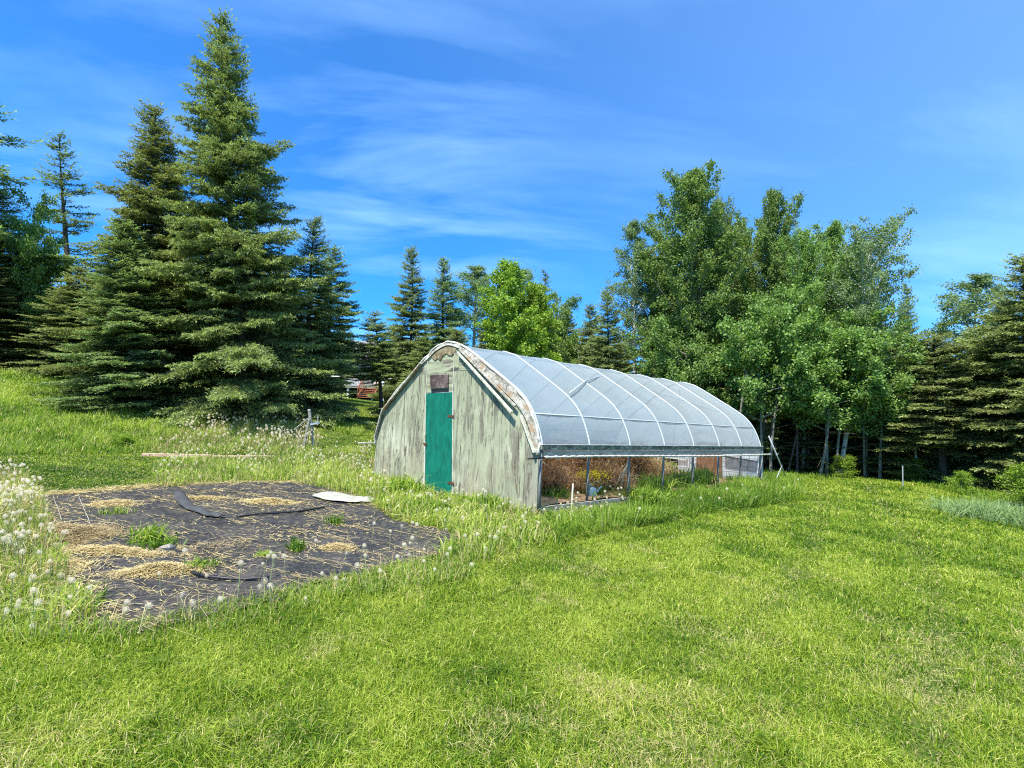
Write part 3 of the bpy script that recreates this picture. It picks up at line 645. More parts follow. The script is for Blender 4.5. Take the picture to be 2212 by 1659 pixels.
PR['openhi'] = spruce_mesh('bare_stemmed_spruce', 9, 2.4, .15, .34, .55, .02, 'spruce', 8, lowbare=.25, nsz=1.2)
PR['aspen'] = broad_mesh('aspen', 13, 2.3, .16, 'aspen', 'aspenbark', 1, 92, 78000, .10, rise=1.5)
PR['aspen2'] = broad_mesh('aspen_two', 12, 2.0, .20, 'aspen', 'birchbark', 2, 74, 56000, .095, rise=1.5)
PR['lime'] = broad_mesh('lime_green_tree', 8, 2.5, .08, 'lime', 'aspenbark', 3, 60, 42000, .12, 'cone', 0, .6)
PR['birch'] = broad_mesh('birch', 12, 1.7, .45, 'birch', 'birchbark', 4, 40, 26000, .085, 'col', .02, .8)
PR['wispy'] = broad_mesh('wispy_birch', 10, 1.7, .38, 'birch', 'birchbark', 5, 44, 24000, .085, 'round', .05, .9)
PR['low'] = broad_mesh('low_broadleaf', 6, 2.4, .05, 'aspen', 'aspenbark', 6, 44, 36000, .10, 'round', 0, .5, 3)
PR['raised'] = broad_mesh('raised_broadleaf', 6, 2.2, .30, 'aspen', 'aspenbark', 16, 46, 36000, .10, 'round', 0, .5, 2)
PR['bush'] = broad_mesh('bush', 2, .9, .02, 'lime', 'aspenbark', 7, 22, 7000, .07, 'round', 0, .6, 3)
PR['bare'] = broad_mesh('leafless_tree', 8, 1.4, .2, 'birch', 'aspenbark', 8, 40, 2500, .06, 'col', 0, .8)

GS = 'spruces on the left hill edge'
T_ = [  # proto, name, tip, foot x, D, radius, label, group
 ('big', 'spruce_tree', (478, 25), 535, 19.38, 3.3, 'tallest dark green spruce left of the greenhouse, its point near the top of the photo', GS),
 ('big', 'spruce_tree', (330, 225), 352, 20.72, 3.41, 'second tallest spruce, close against the left side of the tallest one', GS),
 ('blue', 'spruce_tree', (262, 470), 285, 18.59, 2.75, 'broad low-boughed spruce standing in front of the second tallest spruce', GS),
 ('blue', 'spruce_tree', (682, 468), 662, 22.18, 2.37, 'bluish spruce just behind the right side of the tallest spruce', GS),
 ('high', 'spruce_tree', (722, 530), 705, 24.64, 2.09, 'smaller bluish spruce stepping down to the right from the tallest spruce', GS),
 ('thin', 'spruce_tree', (128, 293), 158, 25.76, 2.75, 'thin open spruce with sky showing between its boughs, near the left edge', GS),
 ('thin', 'spruce_tree', (-75, 130), -95, 21.28, 3.96, 'tall spruce mostly outside the left edge, one long bough reaching in', GS),
 ('mid', 'spruce_tree', (-5, 400), -5, 22.96, 3.3, 'yellowish green dense spruce filling the left edge below the thin one', GS),
 ('mid', 'spruce_tree', (175, 575), 150, 21.62, 2.53, 'low dark spruce between the yellowish spruce and the second tallest spruce', GS),
 ('mid', 'spruce_tree', (-60, 520), -70, 20.83, 2.86, 'dark spruce cut off by the left edge of the photo', GS),
 ('dark', 'spruce_tree', (238, 640), 245, 24.64, 2.53, 'shaded spruce hidden behind the broad low-boughed one', GS),
 ('mid', 'spruce_tree', (890, 530), 880, 29, 2.1, 'spruce whose point rises just left of the greenhouse ridge', 'spruces behind the greenhouse'),
 ('vhigh', 'spruce_tree', (808, 672), 826, 25.5, 1.7, 'small spruce hanging in front of the far house', 'spruces behind the greenhouse'),
 ('blue', 'spruce_tree', (958, 555), 955, 31, 2.5, 'spruce right of the one at the greenhouse ridge, dark against the pale birch', 'spruces behind the greenhouse'),
 ('birch', 'birch_tree', (1018, 580), 1020, 34, 2.3, 'pale airy birch between the dark spruces and the bright green tree', 'broadleaf trees behind the greenhouse'),
 ('lime', 'broadleaf_tree', (1096, 572), 1100, 24, 2.1, 'bright yellow-green broadleaf tree behind the greenhouse ridge', 'broadleaf trees behind the greenhouse'),
 ('lime', 'broadleaf_tree', (1150, 622), 1160, 25, 1.8, 'lower bright green tree joined to the right of the yellow-green one', 'broadleaf trees behind the greenhouse'),
 ('birch', 'birch_tree', (1130, 580), 1135, 30, 1.5, 'slim birch tops showing above the bright green trees', 'broadleaf trees behind the greenhouse'),
 ('thin', 'spruce_tree', (1178, 588), 1178, 36, 2.0, 'distant thin spruce tip right of the bright green trees', 'spruces behind the greenhouse'),
 ('dark', 'spruce_tree', (1222, 655), 1222, 30, 1.9, 'dull dark spruce in the dip of the skyline behind the greenhouse roof', 'spruces behind the greenhouse'),
 ('low', 'broadleaf_tree', (1250, 690), 1245, 27, 2.0, 'grey-green low broadleaf tree in the skyline dip', 'broadleaf trees behind the greenhouse'),
 ('mid', 'spruce_tree', (1312, 622), 1318, 21.5, 1.55, 'dark spruce beside the white-trunked birch', 'spruces behind the greenhouse'),
 ('birch', 'birch_tree', (1354, 478), 1376, 21, 1.05, 'slim tall birch with a bright white trunk above the greenhouse roof', 'broadleaf trees behind the greenhouse'),
 ('aspen', 'aspen_tree', (1488, 378), 1500, 20, 1.83, 'tallest aspen of the right group, its top highest against the sky', 'aspens right of the greenhouse'),
 ('aspen2', 'aspen_tree', (1553, 446), 1548, 21.5, 1.09, 'narrow aspen filling the gap right of the tallest aspen', 'aspens right of the greenhouse'),
 ('aspen', 'aspen_tree', (1668, 418), 1655, 20.5, 1.21, 'second tallest aspen, narrow topped, right of the tallest', 'aspens right of the greenhouse'),
 ('aspen2', 'aspen_tree', (1738, 508), 1735, 19.5, 1.13, 'mid height aspen in the middle of the right group', 'aspens right of the greenhouse'),
 ('aspen', 'aspen_tree', (1802, 490), 1795, 20.5, 1.33, 'wide aspen with ragged top left of the leaning birch', 'aspens right of the greenhouse'),
 ('wispy', 'birch_tree', (1912, 512), 1812, 18.4, 1.3, 'leaning wispy birch with a white trunk at the right end of the aspens', 'aspens right of the greenhouse'),
 ('aspen2', 'aspen_tree', (1440, 536), 1445, 21.5, 0.94, 'shorter aspen at the left flank of the tallest aspen', 'aspens right of the greenhouse'),
 ('aspen2', 'aspen_tree', (1598, 494), 1592, 22.5, 1.01, 'narrow aspen between the two tallest aspens', 'aspens right of the greenhouse'),
 ('aspen', 'aspen_tree', (1700, 516), 1690, 22, 1.09, 'aspen just right of the second tallest one', 'aspens right of the greenhouse'),
 ('aspen2', 'aspen_tree', (1850, 536), 1845, 21.5, 1.09, 'aspen behind the leaning birch', 'aspens right of the greenhouse'),
 ('low', 'broadleaf_tree', (62, 432), 60, 22.5, 1.7, 'yellow-green leafy tree among the spruces at the left edge', 'broadleaf trees at the left'),
 ('birch', 'birch_tree', (1405, 560), 1410, 22.5, 1.2, 'slim birch between the white-trunked birch and the tallest aspen', 'aspens right of the greenhouse'),
 ('mid', 'spruce_tree', (1275, 655), 1280, 24, 1.6, 'small dark spruce left of the one beside the white trunk', 'spruces behind the greenhouse'),
 ('low', 'broadleaf_tree', (1185, 650), 1190, 28, 1.8, 'mid green leafy tree behind the roof right of the bright green trees', 'broadleaf trees behind the greenhouse'),
 ('high', 'spruce_tree', (742, 705), 732, 38, 2.4, 'spruce hiding the left part of the pale house roof', 'spruces by the far house'),
 ('high', 'spruce_tree', (850, 700), 846, 36, 2.4, 'spruce hiding the right part of the pale house', 'spruces by the far house'),
 ('mid', 'spruce_tree', (1905, 700), 1905, 23, 2.0, 'dark spruce under the right end of the aspens', 'spruces at the right'),
 ('low', 'broadleaf_tree', (1985, 700), 1985, 24, 2.0, 'grey-green low tree in the gap between the reddish spruce and the windblown poplar', 'broadleaf trees at the right'),
 ('mid', 'spruce_tree', (2170, 640), 2170, 19, 2.2, 'dense olive spruce between the windblown poplar and the tall right-edge spruce', 'spruces at the right'),
 ('raised', 'broadleaf_tree', (1620, 640), 1625, 18, 2.0, 'low leafy tree in front of the aspens, reaching over the greenhouse end', 'low broadleaf trees at the forest edge'),
 ('raised', 'broadleaf_tree', (1495, 700), 1500, 18.5, 1.6, 'low bright leaves under the tallest aspen', 'low broadleaf trees at the forest edge'),
 ('raised', 'broadleaf_tree', (1760, 690), 1765, 18, 2.1, 'low leafy tree with light leaves under the wide aspen', 'low broadleaf trees at the forest edge'),
 ('raised', 'broadleaf_tree', (1880, 745), 1880, 18.5, 1.8, 'low leafy tree under the leaning birch', 'low broadleaf trees at the forest edge'),
 ('blue', 'spruce_tree', (1958, 612), 1965, 27, 1.55, 'spindly reddish spruce in the gap right of the leaning birch', 'spruces at the right'),
 ('birch', 'broadleaf_tree', (2090, 600), 2070, 28, 2.3, 'airy windblown poplar standing alone against the sky at the right', 'broadleaf trees at the right'),
 ('openhi', 'spruce_tree', (2015, 725), 2037, 17.2, 2.5, 'olive green spruce with bare lower trunk at the edge of the lawn', 'spruces at the right'),
 ('mid', 'spruce_tree', (2214, 545), 2235, 16.5, 3.0, 'tall olive spruce at the right edge of the photo', 'spruces at the right'),
 ('dark', 'spruce_tree', (2112, 705), 2125, 18, 2.2, 'olive spruce just left of the tall one at the right edge', 'spruces at the right'),
 ('dark', 'spruce_tree', (1925, 735), 1925, 20.5, 2.2, 'dark spruce below the spindly reddish one', 'spruces at the right'),
 ('open', 'spruce_tree', (1840, 860), 1840, 19.5, 2.0, 'short shaded spruce at the back edge of the lawn', 'spruces at the right'),
 ('dark', 'spruce_tree', (1730, 850), 1725, 20, 1.9, 'shaded dark spruce right of the leaning poles', 'spruces at the right'),
 ('dark', 'spruce_tree', (2320, 640), 2330, 14.5, 2.3, 'olive spruce mostly outside the right edge', 'spruces at the right'),
 ('bare', 'bare_tree', (1560, 380), 1556, 25, 1.0, 'bare grey twigs rising between the two tallest aspens', 'bare trees'),
 ('open', 'spruce_tree', (1600, 790), 1600, 19, 1.6, 'shaded spruce directly behind the far end of the greenhouse', 'spruces at the right'),
 ('dark', 'spruce_tree', (1420, 700), 1420, 20, 1.8, 'shaded spruce behind the greenhouse roof, right of the white trunk', 'spruces behind the greenhouse'),
]
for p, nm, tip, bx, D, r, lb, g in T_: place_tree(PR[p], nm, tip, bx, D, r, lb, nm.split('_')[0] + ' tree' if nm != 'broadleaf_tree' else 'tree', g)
# the dense forest behind, individual trees in ranks
rg = np.random.default_rng(55); px = -420
GB = 'dark forest trees standing behind the front rows'
while px < 2700:
    gap = 755 < px < 850
    for D0 in (25, 33):
        x = px + rg.uniform(-25, 25); D = D0 + rg.uniform(-2, 3)
        if 690 < x < 890: continue
        prof = np.interp(x, [-400, 0, 200, 330, 480, 700, 760, 880, 1000, 1100, 1240, 1330, 1420, 1600, 1800, 1900, 1960, 2100, 2200, 2700], [450, 560, 620, 480, 420, 620, 700, 680, 700, 690, 745, 720, 600, 600, 620, 680, 745, 755, 700, 600])
        k = ('dark', 'mid', 'open', 'low')[int(rg.integers(0, 4 if x > 1100 else 3))]
        if k == 'low' and D0 == 33: k = 'mid'
        place_tree(PR[k], 'forest_tree', (x + rg.normal(0, 6), prof + rg.uniform(0, 55)), x, D, rg.uniform(2.0, 2.8), 'dark forest tree in the ranks ' + ('behind the left hill spruces' if x < 600 else 'behind the greenhouse ridge' if x < 1240 else 'behind the far half of the greenhouse roof' if x < 1560 else 'behind the aspens' if x < 1900 else 'behind the right-hand spruces'), 'tree', GB + (' left' if x < 600 else ' centre' if x < 1240 else ' middle' if x < 1560 else ' aspens' if x < 1900 else ' right'))
    px += 74
for k_, x in enumerate(range(560, 960, 42)):
    place_tree(PR[('mid', 'dark', 'low')[k_ % 3]], 'forest_tree', (x, 712 + (k_ * 37) % 50), x, 66 + k_ % 4, 4.5, 'far tree rising behind the pale house', 'tree', 'far trees behind the house')
# slim trunks in the shade under the right-hand trees
tk = MB()
def trunk_obj(name, x0, y0, x1, y1, D, r, mt, label, group):
    A = at(x0, y0, D); A[2] = terr(A[0], A[1]) - .1; B_ = at(x1, y1, D)
    e = empty(name, A); b = MB(); mid = (A + B_) / 2 + rng.normal(0, .05, 3); P = catmull([A, mid, B_], 5)
    b.tube(P, [r * (1 - .5 * i / (len(P) - 1)) for i in range(len(P))], 8); b.build('trunk', M[mt], e, smooth=True)
    b = MB()
    for k in range(12):
        p = P[int(rng.integers(2, len(P)))]; d = unit(rng.normal(0, 1, 3) * np.array([1, 1, .35])); b.tube([p, p + d * rng.uniform(.3, .9)], [.009, .003], 4, cap=False)
    b.build('bare_branches', M['bark'], e); tag(e, label, 'tree', group)
trunk_obj('young_birch', 1990, 1012, 1972, 930, 17.8, .055, 'birchbark', 'short white birch trunk at the right end of the lawn', None)
for i, (a, b_, c) in enumerate([(1590, 1612, .05), (1640, 1655, .045), (1700, 1735, .04), (1745, 1750, .06), (1770, 1790, .05), (1668, 1672, .035), (1722, 1716, .05), (1850, 1846, .05), (1900, 1912, .05)]):
    trunk_obj('bare_tree', a, 1020, b_, 800 + (i % 3) * 30, 17.6 + (i % 4) * .5, c, 'bark' if i % 4 else 'aspenbark', 'slim bare trunk in the shade behind the greenhouse end', 'slim trunks in the forest shade')
place_tree(PR['bush'], 'shrub', (1817, 985), 1817, 17.5, .5, 'small green shrub at the forest edge behind the lawn', 'shrub', None)
place_tree(PR['bush'], 'shrub', (2072, 1018), 2072, 14.8, .38, 'small yellow-green shrub at the lawn edge near the right side', 'shrub', None)
place_tree(PR['bush'], 'shrub', (2212, 1010), 2200, 12.8, .6, 'leafy shrub with pale leaves at the right edge of the photo', 'shrub', None)
place_tree(PR['bush'], 'shrub', (1960, 990), 1950, 17.8, .6, 'low yellow-green shrub beside the white birch trunk', 'shrub', None)
place_tree(PR['bush'], 'shrub', (275, 940), 270, 14.3, .45, 'dark green leafy weed clump left of the dandelion bed', 'shrub', None)
P = at(1950, 1020, 15.5); P[2] = terr(P[0], P[1]); b = MB(); b.tube([P, P + np.array([0, 0, .62])], .016, 6)
tag(b.build('stake', M['galv'], None), 'thin grey stake standing in the grass before the right-hand spruces', 'stake')

# ---------------------------------------------------------------- ground cover
def wpoly(pts): return np.array([ground_at(*p)[:2] for p in pts])
def inpoly(x, y, P):
    r = np.zeros(len(x), bool); j = len(P) - 1
    for i in range(len(P)):
        c = ((P[i, 1] > y) != (P[j, 1] > y)) & (x < (P[j, 0] - P[i, 0]) * (y - P[i, 1]) / (P[j, 1] - P[i, 1] + 1e-12) + P[i, 0]); r ^= c; j = i
    return r
TARP = wpoly([(85, 1080), (200, 1068), (380, 1056), (480, 1050), (640, 1047), (700, 1058), (770, 1080), (860, 1130), (1000, 1165), (975, 1195), (930, 1215), (800, 1240), (700, 1275), (560, 1315), (430, 1352), (300, 1385), (180, 1372), (150, 1290), (105, 1200), (80, 1130)])
WL = wpoly([(-90, 1030), (40, 1030), (85, 1080), (125, 1200), (165, 1290), (200, 1350), (120, 1370), (0, 1310), (-90, 1290)])
WF = wpoly([(330, 1010), (520, 1000), (690, 985), (800, 975), (819, 1033), (975, 1082), (1166, 1118), (1240, 1112), (1345, 1085), (1345, 1125), (1190, 1175), (1035, 1225), (935, 1222), (1000, 1165), (860, 1130), (770, 1080), (640, 1046), (480, 1049), (330, 1058)])
BED = wpoly([(318, 955), (420, 925), (640, 915), (690, 940), (690, 984), (590, 988), (318, 983)])
SIDE = wpoly([(1170, 1118), (1340, 1085), (1500, 1057), (1650, 1037), (1725, 1045), (1735, 1085), (1500, 1120), (1330, 1155), (1200, 1185)])
HILL = wpoly([(-700, 1000), (0, 985), (300, 982), (420, 925), (640, 915), (780, 945), (790, 925), (600, 905), (400, 885), (200, 850), (0, 790), (-700, 700)])
FRINGE = wpoly([(-60, 1290), (150, 1370), (300, 1362), (560, 1302), (700, 1268), (930, 1218), (1035, 1228), (1020, 1262), (760, 1300), (560, 1350), (300, 1420), (0, 1400), (-60, 1350)])
GHP = np.array([(-4.5, -.15), (-.02, .02), (.0, 8.4), (-4.5, 8.4)])
fw = np.array([-RM[0, 2], -RM[1, 2]]); fw /= np.linalg.norm(fw); rt = np.array([fw[1], -fw[0]])
def sample(n, d0, d1, pw, ang=52):
    u = rng.random(n); a = 1 - pw + 1; d = (d0 ** a + u * (d1 ** a - d0 ** a)) ** (1 / a)
    t = np.radians(rng.uniform(-1, 1, n) * (ang + 30 * np.exp(-(d - 1.2) / 2.5))); return CAM[0] + d * (fw[0] * np.cos(t) + rt[0] * np.sin(t)), CAM[1] + d * (fw[1] * np.cos(t) + rt[1] * np.sin(t)), d
def blades(x, y, h, w, tint, dry, lean=.45, curl=.35, zo=0., z=None):
    n = len(x); z = (terr(x, y) if z is None else z) + zo; b = np.stack([x, y, z - .004], -1)
    th = rng.random(n) * 6.283; ln = np.abs(rng.normal(0, 1, n)) * lean; dv = np.stack([np.cos(th), np.sin(th), 0 * th], -1)
    ph = rng.random(n) * 6.283; sd = np.stack([np.cos(ph), np.sin(ph), 0 * ph], -1) * (w / 2)[:, None]
    up = np.array([[0, 0, 1.]]); m = b + (up * .58 + dv * (ln * .38)[:, None]) * h[:, None]
    tp = b + (up * (1 - .25 * np.minimum(ln, 1.6))[:, None] + dv * (ln * (1 + curl))[:, None]) * h[:, None] if False else b + (up * np.maximum(.12, 1 - .45 * ln)[:, None] + dv * (ln * (.8 + curl))[:, None]) * h[:, None]
    V = np.stack([b - sd, b + sd, m - sd * .8, m + sd * .8, tp], 1).reshape(-1, 3); i = np.arange(n)[:, None] * 5
    F = np.concatenate([i + [[0, 1, 3]], i + [[0, 3, 2]], i + [[2, 3, 4]]]); return V, F, np.repeat(tint, 5), np.repeat(dry, 5)
def cover(name, parts, mt, label):
    V = []; F = []; T = []; Dd = []; n = 0
    for v, f, t, d in parts: V.append(v); F.append(f + n); T.append(t); Dd.append(d); n += len(v)
    o = link(name, mesh_arr(name, np.concatenate(V), np.concatenate(F), M[mt], {'tint': np.concatenate(T), 'dry': np.concatenate(Dd)})); return tag(o, label, None, None, 'stuff')
# mown lawn
x, y, d = sample(1420000, 1.2, 55, 1.60, 54)
inn = lambda P: inpoly(x, y, P)
bad = inn(TARP) | inn(GHP); hill = inn(HILL); side = inn(SIDE); wf = inn(WF); wl = inn(WL); bed = inn(BED)
kp = ~bad & ~((hill) & (rng.random(len(x)) < .3)) & ~((wf | wl | bed) & (rng.random(len(x)) < .45)); x, y, d, hill, side, wf, wl, bed = (a[kp] for a in (x, y, d, hill, side, wf, wl, bed))
pat = fbm(x, y, 1.6, 1); pat2 = fbm(x, y, .45, 7); far_r = ((x - CAM[0]) * fw[0] + (y - CAM[1]) * fw[1])
sdist = (x - CAM[0]) * rt[0] + (y - CAM[1]) * rt[1] - 2.0 - .035 * (far_r - 9) ** 2 * .5
mow = .05 * np.tanh(2.5 * np.sin(sdist * 5.2)) * (sdist > -3.5)
trk = np.array([ground_at(*p_)[:2] for p_ in ((1990, 1650), (2015, 1500), (2035, 1380), (2020, 1280), (1985, 1200), (1930, 1120), (1890, 1075), (1870, 1045))]); trk = np.array(catmull([(p_[0], p_[1], 0) for p_ in trk], 6))[:, :2]
dm = np.full(len(x), 9.); sg_ = np.zeros(len(x))
for i_ in range(len(trk) - 1):
    e_ = trk[i_ + 1] - trk[i_]; le = np.linalg.norm(e_) + 1e-9; e_ = e_ / le; qx = x - trk[i_, 0]; qy = y - trk[i_, 1]; al = np.clip(qx * e_[0] + qy * e_[1], 0, le); dd_ = np.hypot(qx - al * e_[0], qy - al * e_[1]); k_ = dd_ < dm; dm = np.where(k_, dd_, dm); sg_ = np.where(k_, np.sign(qx * e_[1] - qy * e_[0]), sg_)
ls = dm * sg_; rut = np.exp(-(ls / .13) ** 2) + np.exp(-((ls + 1.15) / .13) ** 2); mow = mow - .16 * rut
h = (.036 + .040 * pat2 + .030 * rng.random(len(x))) * (.8 + .03 * np.minimum(d, 10))
h = np.where(side, h * 2.0, h); h = np.where(hill, .07 + .10 * rng.random(len(x)) * (.5 + pat), h); h = np.where(wf | wl | bed, h * 1.7, h)
tuft = vnoise(x, y, .16, 11) > .78; h = np.where(tuft, h * 1.6, h); nearb = (x > -.1) & (x < .75) & (y > -.2) & (y < 2.6); h = np.where(nearb, h * .35, h) * (1 - .45 * np.minimum(rut, 1))
w_ = np.maximum(.0050, d * .00125) * rng.uniform(.7, 1.3, len(x))
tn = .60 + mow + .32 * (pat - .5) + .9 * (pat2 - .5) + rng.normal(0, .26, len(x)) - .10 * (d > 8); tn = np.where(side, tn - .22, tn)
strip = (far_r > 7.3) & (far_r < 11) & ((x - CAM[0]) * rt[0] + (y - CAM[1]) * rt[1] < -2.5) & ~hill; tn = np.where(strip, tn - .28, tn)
dryp = np.clip((fbm(x, y, .45, 21) - .62) * 3.0, 0, .4) * (d < 7)
for bx_, by_, br_, ba_ in ((1960, 1470, .42, .5), (2010, 1400, .3, .4), (1400, 1640, .35, .45), (60, 1640, .35, .45), (520, 1600, .25, .35), (1190, 1560, .15, .3), (1640, 1290, .3, .25)):
    G_ = ground_at(bx_, by_); dryp = dryp + ba_ * np.exp(-((x - G_[0]) ** 2 + (y - G_[1]) ** 2) / br_ ** 2) * (fbm(x, y, .18, 33) * 1.6)
dry = np.where(rng.random(len(x)) < .05 + .12 * rut + dryp, rng.uniform(.3, 1, len(x)), 0)
lx, ly, ld2 = sample(26000, 1.5, 12, 1.3); kk = ~inpoly(lx, ly, TARP) & ~inpoly(lx, ly, GHP) & (fbm(lx, ly, .5, 51) > .46); lx, ly, ld2 = lx[kk], ly[kk], ld2[kk]
broad = blades(lx, ly, rng.uniform(.03, .07, len(lx)), rng.uniform(.009, .018, len(lx)), np.clip(rng.normal(.35, .28, len(lx)) + .3 * (rng.random(len(lx)) < .2), 0, 1), np.where(rng.random(len(lx)) < .06, .8, 0), 1.5, .3)
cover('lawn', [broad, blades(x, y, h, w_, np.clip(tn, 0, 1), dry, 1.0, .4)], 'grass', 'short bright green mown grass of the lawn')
del x, y, d
def fill_poly(P, n, marg=0.):
    lo = P.min(0) - marg; hi = P.max(0) + marg; a = rng.uniform(lo[0], hi[0], n * 4); b = rng.uniform(lo[1], hi[1], n * 4); k = inpoly(a, b, P) & ~inpoly(a, b, GHP) ; return a[k][:n], b[k][:n]
def dist(x, y): return np.hypot(x - CAM[0], y - CAM[1])
# taller meadow plants on the hill, along the greenhouse and round the cloth
parts = []
for P, n, h0, h1, wd, tm, dr in ((HILL, 90000, .10, .26, .010, .58, .08), (SIDE, 17000, .16, .42, .011, .34, .04), (WF, 17000, .10, .30, .017, .66, .26), (WL, 9500, .10, .22, .015, .58, .42), (BED, 9000, .10, .26, .012, .60, .35), (FRINGE, 6000, .06, .15, .008, .5, .10)):
    a, b = fill_poly(P, n); 
    if P is HILL: k = dist(a, b) < 27; a, b = a[k], b[k]
    pt = fbm(a, b, .8, 4); k = rng.random(len(a)) < np.clip(pt * 1.7 - .1, .15, 1); a, b, pt = a[k], b[k], pt[k]
    hh = rng.uniform(h0, h1, len(a)) * (.5 + pt); ww = np.maximum(wd, dist(a, b) * .0011) * rng.uniform(.6, 1.4, len(a))
    hh = np.where((a > -.1) & (a < .8) & (b > -.1) & (b < 2.6), hh * .4, hh); parts.append(blades(a, b, hh, ww, np.clip(tm + 1.3 * (pt - .5) + .9 * (fbm(a, b, 4, 31) - .5) + rng.normal(0, .15, len(a)), 0, 1), np.where(rng.random(len(a)) < dr, rng.uniform(.4, 1, len(a)), 0), .6, .4))
# grass edge in front of the trees on the right
EDG = wpoly([(1720, 1042), (1760, 1024), (1900, 1016), (2050, 1040), (2212, 1075), (2400, 1130), (2400, 1180), (2212, 1110), (2050, 1068), (1900, 1030), (1750, 1040)])
a, b = fill_poly(EDG, 9000); parts.append(blades(a, b, rng.uniform(.08, .22, len(a)), np.maximum(.012, dist(a, b) * .0012), np.clip(rng.normal(.4, .2, len(a)), 0, 1), np.zeros(len(a)), .6))
cover('tall_grass_and_weeds', parts, 'weed', 'tall grass and leafy weeds on the hill and round the greenhouse')
# dry stalks among the weeds
parts = []
for P, n in ((WF, 2600), (WL, 2600), (BED, 1900), (FRINGE, 420), (HILL, 600)):
    a, b = fill_poly(P, n); parts.append(blades(a, b, rng.uniform(.12, .32, len(a)), np.maximum(.004, dist(a, b) * .0007), rng.random(len(a)), np.ones(len(a)), .9, .5))
cover('dry_stalks', parts, 'straw', 'thin dry straw-coloured stalks among the weeds')

# ---------------------------------------------------------------- black ground cloth with straw
def tarp_z(x, y):
    # wrinkles run across the cloth in soft parallel folds, plus a few crumples
    u = (x * .35 + y * .94); v = (x * .94 - y * .35); f = np.abs(vnoise(u, v * .22, .15, 2) - .5) * 1.2 + .5 * vnoise(u, v * .3, .07, 13)
    return terr(x, y) + .035 + .040 * (f - .4) * (.35 + fbm(x, y, 1.3, 8)) + .035 * np.maximum(0, fbm(x, y, .7, 12) - .45) + .008 * vnoise(x, y, .06, 5)
st = .035; gx = np.arange(TARP[:, 0].min(), TARP[:, 0].max() + st, st); gy = np.arange(TARP[:, 1].min(), TARP[:, 1].max() + st, st); X, Y = np.meshgrid(gx, gy, indexing='ij')
X = X + rng.uniform(-.008, .008, X.shape); Y = Y + rng.uniform(-.008, .008, Y.shape)
ex = (fbm(X, Y, .5, 41) - .5) * .35; ey = (fbm(X, Y, .5, 43) - .5) * .35
ins = inpoly((X + ex).ravel(), (Y + ey).ravel(), TARP).reshape(X.shape); Z = tarp_z(X, Y)
q = np.arange(X.size).reshape(X.shape); ok = ins[:-1, :-1] & ins[1:, :-1] & ins[1:, 1:] & ins[:-1, 1:]
qq = np.stack([q[:-1, :-1][ok], q[1:, :-1][ok], q[1:, 1:][ok], q[:-1, 1:][ok]], -1); F = np.vstack([qq[:, [0, 1, 2]], qq[:, [0, 2, 3]]]); us, inv = np.unique(F, return_inverse=True)
V = np.stack([X, Y, Z], -1).reshape(-1, 3)[us]
tag(link('ground_cloth', mesh_arr('ground_cloth', V, inv.reshape(-1, 3), M['fabric'], smooth=True)), 'wide wrinkled black landscape cloth lying on the grass before the greenhouse', 'ground cloth')
def tz(p): return float(tarp_z(np.array(p[0]), np.array(p[1])))
def straws(cx, cy, rx, ry, n, mound, rot=0., lmin=.03, lmax=.12, tlo=.2, thi=1., fall=.45):
    a = rng.normal(0, fall, n); b = rng.normal(0, fall, n); r = np.hypot(a, b); c, s_ = math.cos(rot), math.sin(rot)
    x = cx + a * rx * c - b * ry * s_; y = cy + a * rx * s_ + b * ry * c; base = np.array([tarp_z(xx, yy) for xx, yy in zip(x, y)]) if n < 50 else tarp_z(x, y)
    z = base + .006 + mound * np.exp(-r ** 2 * 2.2) * rng.random(n) ** .5; th = rng.random(n) * 3.14 + rng.normal(0, .2, n)
    d = unit(np.stack([np.cos(th), np.sin(th), rng.normal(0, .16, n)], -1)); Lh = rng.uniform(lmin, lmax, n)[:, None]; w = np.maximum(.0028, dist(x, y) * .0006)[:, None]
    P = np.stack([x, y, z], -1); sd = unit(np.cross(d, np.array([[0, 0, 1.]]) + rng.normal(0, .3, (n, 3)))) * w / 2; bend = rng.normal(0, .12, (n, 3)) * Lh * np.array([[1, 1, .3]])
    V = np.stack([P - d * Lh / 2 - sd, P - d * Lh / 2 + sd, P + bend - sd, P + bend + sd, P + d * Lh / 2 - sd, P + d * Lh / 2 + sd], 1).reshape(-1, 3)
    i = np.arange(n)[:, None] * 6; F = np.concatenate([i + [[0, 1, 3]], i + [[0, 3, 2]], i + [[2, 3, 5]], i + [[2, 5, 4]]]); return V, F, np.repeat(rng.uniform(tlo, thi, n), 6)
def straw_pile(px, py, rx, ry, n, mound, label, rot=0., **k):
    P = ground_at(px, py); v, f, t_ = straws(P[0], P[1], rx, ry, n, mound, rot, **k)
    tag(link('straw_pile', mesh_arr('straw_pile', v, f, M['straw'], {'tint': t_})), label, 'straw pile', 'patches of straw on the black cloth')
vr = math.atan2(rt[1], rt[0])
straw_pile(142, 1168, .46, .46, 9500, .11, 'brownish rounded mound of fine straw at the left side of the black cloth', vr, tlo=0, thi=.5)
straw_pile(240, 1203, .50, .12, 3600, .05, 'long yellow straw patch running right from the brownish mound', vr - .1, tlo=.35)
straw_pile(120, 1235, .30, .28, 1500, .04, 'thin straw spill at the left rim of the cloth below the mound', vr)
straw_pile(340, 1252, .32, .13, 4200, .08, 'bright yellow straw heap nearest the camera in the middle of the cloth', vr + .35, tlo=.4)
straw_pile(585, 1093, .42, .20, 2400, .06, 'yellow straw patch at the far side of the cloth near the white sheet', vr, tlo=.4)
straw_pile(728, 1193, .20, .11, 900, .03, 'small thin straw patch toward the right corner of the cloth', vr, tlo=.4)
straw_pile(245, 1098, .34, .34, 1300, .04, 'straw patch with green shoots at the back left of the cloth', vr, tlo=.2)
